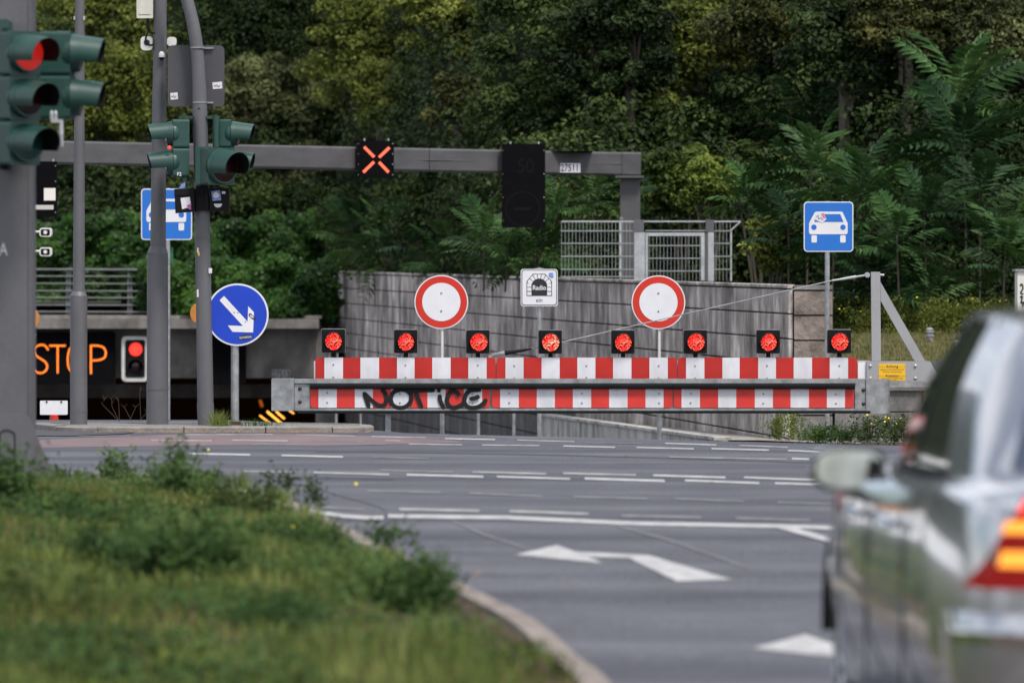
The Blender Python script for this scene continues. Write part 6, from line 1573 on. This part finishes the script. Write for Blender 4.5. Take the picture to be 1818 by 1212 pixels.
SP = [
 (1523, 345, 125, 103, 'fern', 15, 'largest fern leaved sapling directly above the blue car sign'),
 (1440, 300, 120, 106, 'fern', 13, 'fern leaved sapling up and left of the blue car sign'),
 (1448, 205, 115, 112, 'fernd', 12, 'darker fern leaved sapling high above the blue car sign'),
 (1702, 165, 150, 108, 'fern', 15, 'tall fern leaved sapling near the upper right corner'),
 (1710, 260, 140, 106, 'fernd', 13, 'dark fern leaved sapling under the tall one at the right'),
 (1592, 420, 100, 101, 'fern', 12, 'fern leaved sapling right of the blue car sign'),
 (1330, 345, 90, 106, 'fern', 11, 'fern leaved sapling right of the yellow green bush'),
 (1785, 440, 110, 101, 'fern', 12, 'fern leaved sapling at the right edge above the cabinet'),
 (1560, 500, 110, 101.5, 'fernd', 12, 'shaded fern leaved sapling behind the barrier mast'),
 (1640, 380, 130, 104, 'fernd', 12, 'shaded fern leaved sapling in the dark gap at the right'),
 (1650, 520, 100, 102.5, 'fern', 10, 'low fern leaved sapling behind the barrier brace'),
 (1740, 350, 120, 104, 'fernd', 12, 'shaded fern leaved sapling left of the right edge'),
 (1480, 440, 95, 101, 'fernd', 11, 'shaded fern leaved sapling hidden by the blue car sign post'),
 (1400, 400, 95, 104, 'fernd', 11, 'dark fern leaved sapling left of the blue car sign'),
 (560, 440, 95, 156, 'fern', 12, 'fern leaved sapling at the far left end of the long wall'),
 (625, 400, 95, 150, 'fern', 12, 'fern leaved sapling below the left of the red cross'),
 (680, 430, 100, 143, 'fern', 13, 'fern leaved sapling right below the red cross'),
 (745, 415, 90, 136, 'fernd', 12, 'darker fern leaved sapling left of the middle of the wall'),
 (790, 445, 90, 129, 'fern', 12, 'fern leaved sapling above the left round sign'),
 (860, 420, 90, 123, 'fern', 12, 'fern leaved sapling left of the hanging tall display'),
 (905, 450, 85, 118, 'fern', 12, 'fern leaved sapling under the hanging tall display'),
 (960, 440, 85, 114, 'fern', 12, 'fern leaved sapling above the tunnel radio sign'),
 (990, 370, 80, 116, 'fern', 11, 'fern leaved sapling right of the hanging tall display'),
 (1060, 345, 80, 111, 'fern', 11, 'fern leaved sapling under the number plate of the gantry'),
 (1110, 340, 70, 108.5, 'fernd', 10, 'dark fern leaved sapling behind the gantry column'),
 (650, 340, 80, 158, 'fernd', 11, 'small dark fern leaved sapling just below the red cross'),
]
for a in SP: sapling(*a)

# ivy
def ivy(label, regs, D, n, size, rad, nl):
    """regs: function giving whether a pixel is inside"""
    cen = []
    while len(cen) < n:
        x, y = rng.uniform(regs[0], regs[1]), rng.uniform(regs[2], regs[3])
        if not regs[4](x, y): continue
        q = P(x, y, D); dd = .35 * math.sin(x * .045 + 1) * math.sin(y * .06) + rng.uniform(-.2, .1); cen.append((q.x, q.y + dd, q.z))
    cen = np.array(cen); k = len(cen); idx = np.repeat(np.arange(k), nl)
    rd = rng.uniform(*rad, k); d = rng.normal(size=(len(idx), 3)); d /= np.linalg.norm(d, axis=1, keepdims=True); d[:, 1] = -abs(d[:, 1])
    off = d * (rng.uniform(.5, 1.05, len(idx)) * rd[idx])[:, None]; off[:, 2] *= .7
    nr = d * .5 + rng.normal(size=d.shape) * .3 + np.array([0, -.6, .35])
    V, Fc = leaves(rng, cen[idx] + off, nr, size, .85, .1)
    c0 = cen.mean(0); t_ = thing('ivy', label, 'ivy', (c0[0], c0[1], cen[:, 2].min())); npmesh('foliage', V, Fc, LM['ivy'], t_)
    b = MB(); a, c = P(regs[0] + 15, regs[2] + 25, D + .45), P(regs[1] - 15, regs[3] - 12, D + .45); b.box((a.x, D + .38, a.z), (c.x, D + .6, c.z)); b.build('dark_backing', 'hill', t_)  # dark backing box added behind the ivy leaves
    return t_
up_top = lambda x: 392 + 9 * math.sin(x * .021) + 6 * math.sin(x * .07 + 2)
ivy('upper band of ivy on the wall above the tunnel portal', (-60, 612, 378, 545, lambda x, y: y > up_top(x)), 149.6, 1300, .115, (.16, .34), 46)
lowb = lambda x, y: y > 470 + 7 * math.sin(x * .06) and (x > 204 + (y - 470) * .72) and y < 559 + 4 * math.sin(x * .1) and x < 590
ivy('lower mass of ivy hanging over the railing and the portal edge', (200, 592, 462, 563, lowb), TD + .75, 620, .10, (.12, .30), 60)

# weeds and flowers on the right
def weeds(name, label, pts, hgt, kind, lsize, nstem, flowers=0, D=None):
    """upright weeds rooted at pts (world)"""
    V_all, F_all = [], []; base = 0; st = MB(); fl = MB()
    cen = []; 
    for (x, y, z) in pts:
        for s in range(nstem):
            h = hgt * random.uniform(.5, 1.1); dx, dy = random.uniform(-.4, .4) * h, random.uniform(-.4, .4) * h
            ox, oy = random.uniform(-.10, .10), random.uniform(-.10, .10)
            a = Vector((x + ox, y + oy, z)); m_ = a + Vector((dx * .35, dy * .35, h * .6)); t_ = a + Vector((dx, dy, h))
            st.tube([a, m_, t_], [.004, .003, .0015], 3, cap=False)
            for k in range(10): u = k / 9; q = a.lerp(m_, u * 2) if u < .5 else m_.lerp(t_, u * 2 - 1); cen.append((q.x, q.y, q.z))
            if flowers and random.random() < flowers * .2: fl.dome(t_, .016, .014, (0, -.6, .8), 6, 2)
    cen = np.array(cen); idx = np.repeat(np.arange(len(cen)), 4)
    off = rng.normal(size=(len(idx), 3)) * lsize * .8
    V, Fc = leaves(rng, cen[idx] + off, rng.normal(size=(len(idx), 3)) * .5 + np.array([0, -.3, .7]), lsize, .35)
    p0 = pts[0]; t_ = thing(name, label, 'weeds', p0); npmesh('foliage', V, Fc, LM[kind], t_)
    st.build('stems', LM[kind], t_)
    if fl.v: fl.build('flowers', 'flower', t_)
    return t_
M['flower'] = mat('yellow_flower', (.75, .62, .03), .6)
def apron_z(D): return -.15 - .0135 * (D - 62)
weeds('weeds', 'sparse flowering weeds at the foot of the long wall near the blue sign post', [((x - 909) / F * 82, 82 + random.uniform(-.5, 1), -.42) for x in range(1365, 1425, 8)], .32, 'olive', .045, 3, .4)
weeds('weeds', 'green weeds around the foot of the blue sign post', [((x - 909) / F * 80, 80 + random.uniform(-1, 1), -.40) for x in range(1430, 1520, 7)], .14, 'weed', .045, 3, .12)
weeds('weeds', 'yellow flowering weeds below the right end of the crash beam', [((x - 909) / F * 79, 79 + random.uniform(-1, 1), -.38) for x in range(1525, 1630, 7)], .27, 'mid', .045, 3, .7)
weeds('weeds', 'yellow flowering weeds along the pipe rail', [((x - 909) / F * 101.5, 101.5 + random.uniform(-1, 1), .68) for x in range(1505, 1800, 5)], .50, 'olive', .06, 4, .3)
# bank grass
gp_ = np.stack([rng.uniform(4.1, 10, 9000), rng.uniform(88.9, 104, 9000), np.zeros(9000)], 1); gp_[:, 2] = .14 + .035 * (gp_[:, 1] - 84.35)
def blades(pts, h, wd, kind, name, label, lean=.35, parent=None):
    n = len(pts); hh = h[:, None] if isinstance(h, np.ndarray) else np.full((n, 1), h)
    az_ = rng.uniform(0, 2 * np.pi, n); dr = np.stack([np.cos(az_), np.sin(az_), np.zeros(n)], 1); pr = np.stack([-np.sin(az_), np.cos(az_), np.zeros(n)], 1)
    ln = rng.uniform(.05, lean, n)[:, None] * hh
    a2 = rng.uniform(0, 2 * np.pi, n); ld = np.stack([np.cos(a2), np.sin(a2), np.zeros(n)], 1); up = np.array([0, 0, 1.])
    V = np.empty((n, 5, 3)); wd_ = (wd * rng.uniform(.6, 1.3, n))[:, None]
    V[:, 0] = pts - dr * wd_ / 2; V[:, 1] = pts + dr * wd_ / 2
    mid = pts + up * hh * .55 + ld * ln * .35; V[:, 2] = mid - dr * wd_ * .4; V[:, 3] = mid + dr * wd_ * .4; V[:, 4] = pts + up * hh * .95 + ld * ln
    i = np.arange(n) * 5
    Fc = np.concatenate([np.stack([i, i + 1, i + 3], 1), np.stack([i, i + 3, i + 2], 1), np.stack([i + 2, i + 3, i + 4], 1)])
    o = npmesh(name, V.reshape(-1, 3), Fc, LM[kind], parent)
    if label: tag(o, label, None, None, 'stuff')
    return o
blades(gp_, rng.uniform(.02, .07, 9000), .014, 'dry', 'grass', 'straw coloured grass on the strip above the low block wall')
gp2 = gp_[:4500] + np.array([.02, .03, 0]); blades(gp2, rng.uniform(.02, .09, 4500), .014, 'grass', 'grass', 'thin green grass on the strip above the low block wall')

# ------------------------------------------------------------------ verge vegetation
kcn = np.array([(x, y) for x, y in kc]); order = np.argsort(kcn[:, 1]); ky, kx = kcn[order, 1], kcn[order, 0]
# edge of the verge as X(y) up to y 50.8
edge = lambda yv: np.interp(yv, ky[ky < 46.9], kx[ky < 46.9])
zr = np.vectorize(zroad, otypes=[float])
def verge_pts(n, y0=20, y1=46.5, xmin=-5.2, inset=.14):
    y = rng.uniform(y0, y1, n * 2); x = rng.uniform(xmin, 1.0, n * 2); ok = x < edge(y) - inset; y, x = y[ok][:n], x[ok][:n]
    u = np.clip((edge(y) - .16 - x) / 4, 0, 1)
    return np.stack([x, y, zr(y) + .08 + .07 * np.minimum(1, u * 1.5)], 1)
def fbm(x, y, s, seed=0):
    r_ = np.random.RandomState(seed); out_ = np.zeros_like(x)
    for k in range(10):
        a, b_, c_, f_ = r_.uniform(-1, 1), r_.uniform(-1, 1), r_.uniform(0, 6.28), s * r_.uniform(.5, 2.2); out_ += np.sin(x * a * f_ * 2 + y * b_ * f_ + c_)
    return out_ / 4
pts = verge_pts(95000); hf = fbm(pts[:, 0], pts[:, 1], 1.6, 3); de = edge(pts[:, 1]) - pts[:, 0]
de = de + .28 * fbm(pts[:, 0] * 2.5, pts[:, 1] * 1.2, 2.2, 44)
hgt = (.095 + .10 * np.clip(hf + .4, 0, 1.6)) * np.clip(1 - (pts[:, 1] - 36) * .055, .38, 1) * rng.uniform(.5, 1.25, len(pts)) * np.clip(.25 + de * .9, .3, 1)
keep = (rng.uniform(size=len(pts)) < np.clip(-.05 + de * .95, .04, 1)) & (rng.uniform(size=len(pts)) < np.clip(.65 + hf * .5, .3, 1))
pts, hgt = pts[keep], hgt[keep]
dryness = fbm(pts[:, 0], pts[:, 1], 1.1, 9) + np.clip(.5 - (edge(pts[:, 1]) - pts[:, 0]), 0, .5) * 1.6
dm = (rng.uniform(size=len(pts)) < np.clip(.14 + dryness * .4, .05, .7))
blades(pts[~dm], hgt[~dm], .011, 'grass', 'grass', 'lush green grass on the verge in the foreground', .5)
blades(pts[dm], hgt[dm], .010, 'dry', 'grass', 'dry straw blades among the green verge grass', .6)
# tall tufts
tp = []; th_ = []
for (x, y, hh, nb3, sp) in [(425, 880, .34, 500, .32), (385, 872, .26, 350, .3), (470, 900, .25, 300, .25), (330, 880, .2, 260, .3), (90, 880, .22, 300, .4), (200, 870, .16, 300, .5), (520, 930, .2, 250, .2), (600, 960, .2, 200, .2), (690, 1040, .14, 160, .12), (860, 1100, .08, 80, .08), (150, 930, .22, 300, .4), (30, 1050, .2, 260, .3), (560, 1060, .16, 200, .2), (460, 1130, .15, 200, .2)]:
    q = Gp(x, y); k = nb3; a = rng.normal(size=(k, 2)) * np.array([sp * .6, sp * 1.6]) + np.array([q.x, q.y]); a = a[a[:, 0] < edge(a[:, 1]) - .15]; z_ = zr(a[:, 1]) + .13; tp.append(np.column_stack([a, z_])); th_.append(rng.uniform(.45, 1.1, len(a)) * hh * .58)
blades(np.concatenate(tp), np.concatenate(th_), .010, 'grass', 'grass', 'taller grass tufts standing out of the verge', .5)
# broadleaf cover
cp = verge_pts(5200, inset=.3); hf = fbm(cp[:, 0], cp[:, 1], 1.4, 21); cp = cp[hf > -.1][:2300]
V, Fc = leaf_cloud(rng, cp + np.array([0, 0, .05]), rng.uniform(.05, .13, len(cp)), 34, .032, .9)
o = npmesh('ground_cover', V, Fc, LM['weed']); tag(o, 'broad leaved ground cover growing through the verge grass', None, None, 'stuff')
cp = verge_pts(4000, inset=.2); hf = fbm(cp[:, 0], cp[:, 1], 1.5, 33); cp = cp[hf > .1][:900]
V, Fc = leaf_cloud(rng, cp + np.array([0, 0, .04]), rng.uniform(.05, .12, len(cp)), 30, .03, .9)
o = npmesh('ground_cover', V, Fc, LM['yellow']); tag(o, 'yellowish clover like ground cover on the verge', None, None, 'stuff')
# distinct dark weeds
def stalkweed(px_, py_, h, n, label, kind='weed', sp=.12, ls=.05, fl=0):
    q = Gp(px_, py_); z_ = zroad(q.y) + .12
    return weeds('weed_plant', label, [(q.x + random.uniform(-sp, sp), q.y + random.uniform(-sp * 2, sp * 2), z_) for _ in range(n)], h, kind, ls, 3, fl)
stalkweed(228, 890, .20, 3, 'dark blurred weed standing before the road left of the tallest weed', sp=.1)
stalkweed(305, 925, .36, 7, 'tallest dark weed on the verge rising over the road edge', sp=.12)
stalkweed(345, 925, .16, 5, 'dark leafy weed right under the tallest weed', sp=.12)
stalkweed(-8, 950, .34, 10, 'leafy dark shrub like weed before the square column at the left edge', sp=.13, ls=.06)
stalkweed(330, 1090, .26, 24, 'broad dark green weed in the middle of the verge', sp=.2, ls=.06, fl=.03)
stalkweed(725, 1125, .18, 12, 'dark green weed near the kerb', sp=.1, ls=.05)
stalkweed(690, 1000, .10, 2, 'small upright weed at the kerb edge', sp=.06, ls=.04)
stalkweed(492, 905, .14, 2, 'thin weed with pods at the far corner of the verge', 'mid', .06, .035)
stalkweed(530, 925, .14, 2, 'thin weed right of the far corner of the verge', 'mid', .05, .035)
for (x_, y_, h_, n_w, sp_, ls_, kd_, lab_) in [
  (150, 985, .20, 10, .25, .045, 'weed', 'leafy weed clump between the left shrub and the tallest weed'),
  (520, 1020, .16, 9, .16, .04, 'weed', 'low leafy weed clump near the middle of the kerb'),
  (60, 1160, .20, 9, .18, .04, 'mid', 'leafy weed clump in the lower left corner'),
  (470, 1170, .15, 9, .16, .035, 'weed', 'leafy weed clump at the bottom edge left of the kerb'),
  (600, 1090, .15, 8, .12, .035, 'weed', 'leafy weed clump left of the dark weed near the kerb'),
  (430, 960, .20, 9, .16, .04, 'mid', 'light green leafy weeds under the tall grass tuft'),
  (235, 1060, .22, 8, .18, .04, 'weed', 'leafy weeds left of the broad dark weed')]:
    stalkweed(x_, y_, h_, n_w, lab_, kd_, sp_, ls_)
# low litter and rosettes on the bare strip along the kerb
fl = MB()
for x, y, dz, r_ in ((294, 1075, .10, .016), (632, 915, .08, .012), (370, 850, .10, .010), (520, 1010, .1, .009), (92, 1010, .1, .011), (70, 1170, .05, .012), (660, 1060, .08, .010)):
    q = Gp(x, y, .12 + dz); fl.dome(q, r_, r_ * .8, (0, -.7, .7), 8, 2)
tag(fl.build('flowers', 'flower'), 'scattered yellow flower heads on the verge', None, None, 'stuff')
dlf = MB()
for x, y, s_ in ((846, 1083, .035), (760, 1040, .02), (1000, 1090, .02), (560, 1180, .03), (620, 1130, .02), (150, 1170, .03)):
    q = Gp(x, y, .16); dlf.add([q + Vector((-s_, 0, 0)), q + Vector((0, -s_ * 2, .01)), q + Vector((s_, 0, .02)), q + Vector((0, s_ * 2, .012))], [(0, 1, 2), (0, 2, 3)])
for k in range(150):
    x = random.choice([random.gauss(330, 60), random.gauss(560, 60), random.uniform(150, 650)]); q = Gp(max(150, min(655, x)), 768.5 + random.uniform(0, 2.2), .012); s_ = random.uniform(.01, .03)
    dlf.add([q + Vector((-s_, 0, 0)), q + Vector((0, -s_, .01)), q + Vector((s_, 0, .02)), q + Vector((0, s_, .015))], [(0, 1, 2), (0, 2, 3)])
for x, y in ((985, 777), (1018, 816), (1110, 817), (1262, 863), (1385, 789), (820, 787), (1405, 786)):
    q = Gp(x, y, .015); s_ = .03; dlf.add([q + Vector((-s_, 0, 0)), q + Vector((0, -s_, .02)), q + Vector((s_, 0, .03)), q + Vector((0, s_, .02))], [(0, 1, 2), (0, 2, 3)])
tag(dlf.build('leaves', 'deadleaf'), 'fallen brown leaves along the kerbs and on the road', None, None, 'stuff')
# island weeds
for (pl, lab) in (([(212, 748, 180, 716, 190, 704), (212, 748, 199, 722, 198, 706), (212, 748, 211, 718, 209, 704)], 'dry branching twig left between slim pole and thickest pole'),
                  ([(234, 748, 222, 725, 219, 722), (232, 742, 240, 725, 240, 722), (250, 746, 248, 700, 250, 688), (247, 748, 258, 735, 262, 731)], 'tall thin dry stalk close to the thickest pole')):
    b = MB()
    for x0, y0, x1, y1, x2, y2 in pl:
        D = 66.9; b.tube([P(x0, y0, D), P(x1, y1, D), P(x2, y2, D)], [.0022, .0018, .0012], 4)
        for k in range(5): u = random.uniform(.4, 1); q = P(x1 + (x2 - x1) * u, y1 + (y2 - y1) * u, D); b.tube([q, q + Vector((random.uniform(-.04, .04), 0, random.uniform(.01, .05)))], [.0012, .001], 3)
    tag(b.build('dry_twig', mat('dry_stem', (.07, .05, .04), .9)), lab, 'weed')
tg_ = thing('grass_tuft', 'green grass tuft between the signal mast and the blue arrow sign post', 'grass tuft', (P(390, 750, 66.5).x, 66.5, .05))
k = 260; a = rng.normal(size=(k, 2)) * np.array([.045, .06]) + np.array([P(390, 750, 66.5).x, 66.5]); blades(np.column_stack([a, np.full(k, .05)]), rng.uniform(.06, .20, k), .006, 'grass', 'blades', None, .9, tg_)
tg_ = thing('grass_tuft', 'small weeds at the island edge right of the blue arrow sign post', 'grass tuft', (P(460, 750, 66.6).x, 66.6, .05))
k = 120; a = rng.normal(size=(k, 2)) * np.array([.12, .05]) + np.array([P(460, 750, 66.6).x, 66.6]); blades(np.column_stack([a, np.full(k, .05)]), rng.uniform(.03, .10, k), .006, 'weed', 'blades', None, 1.1, tg_)
print('objects', len(S.objects), 'tris', sum(len(o.data.polygons) for o in S.objects if o.type == 'MESH' and o.data.users == 1))

k = 240; cen = np.stack([rng.uniform(-45, 60, k), rng.uniform(-120, -90, k), rng.uniform(.3, 2.6, k) ** 1.0], 1)  # unseen trees put in to give green reflections in the car
V, Fc = leaf_cloud(rng, cen, rng.uniform(1.2, 2.4, k), 90, .55)
o = npmesh('woodland_foliage', V, Fc, LM['mid']); tag(o, 'row of green trees added behind the viewpoint for reflections in the car', None, None, 'stuff')
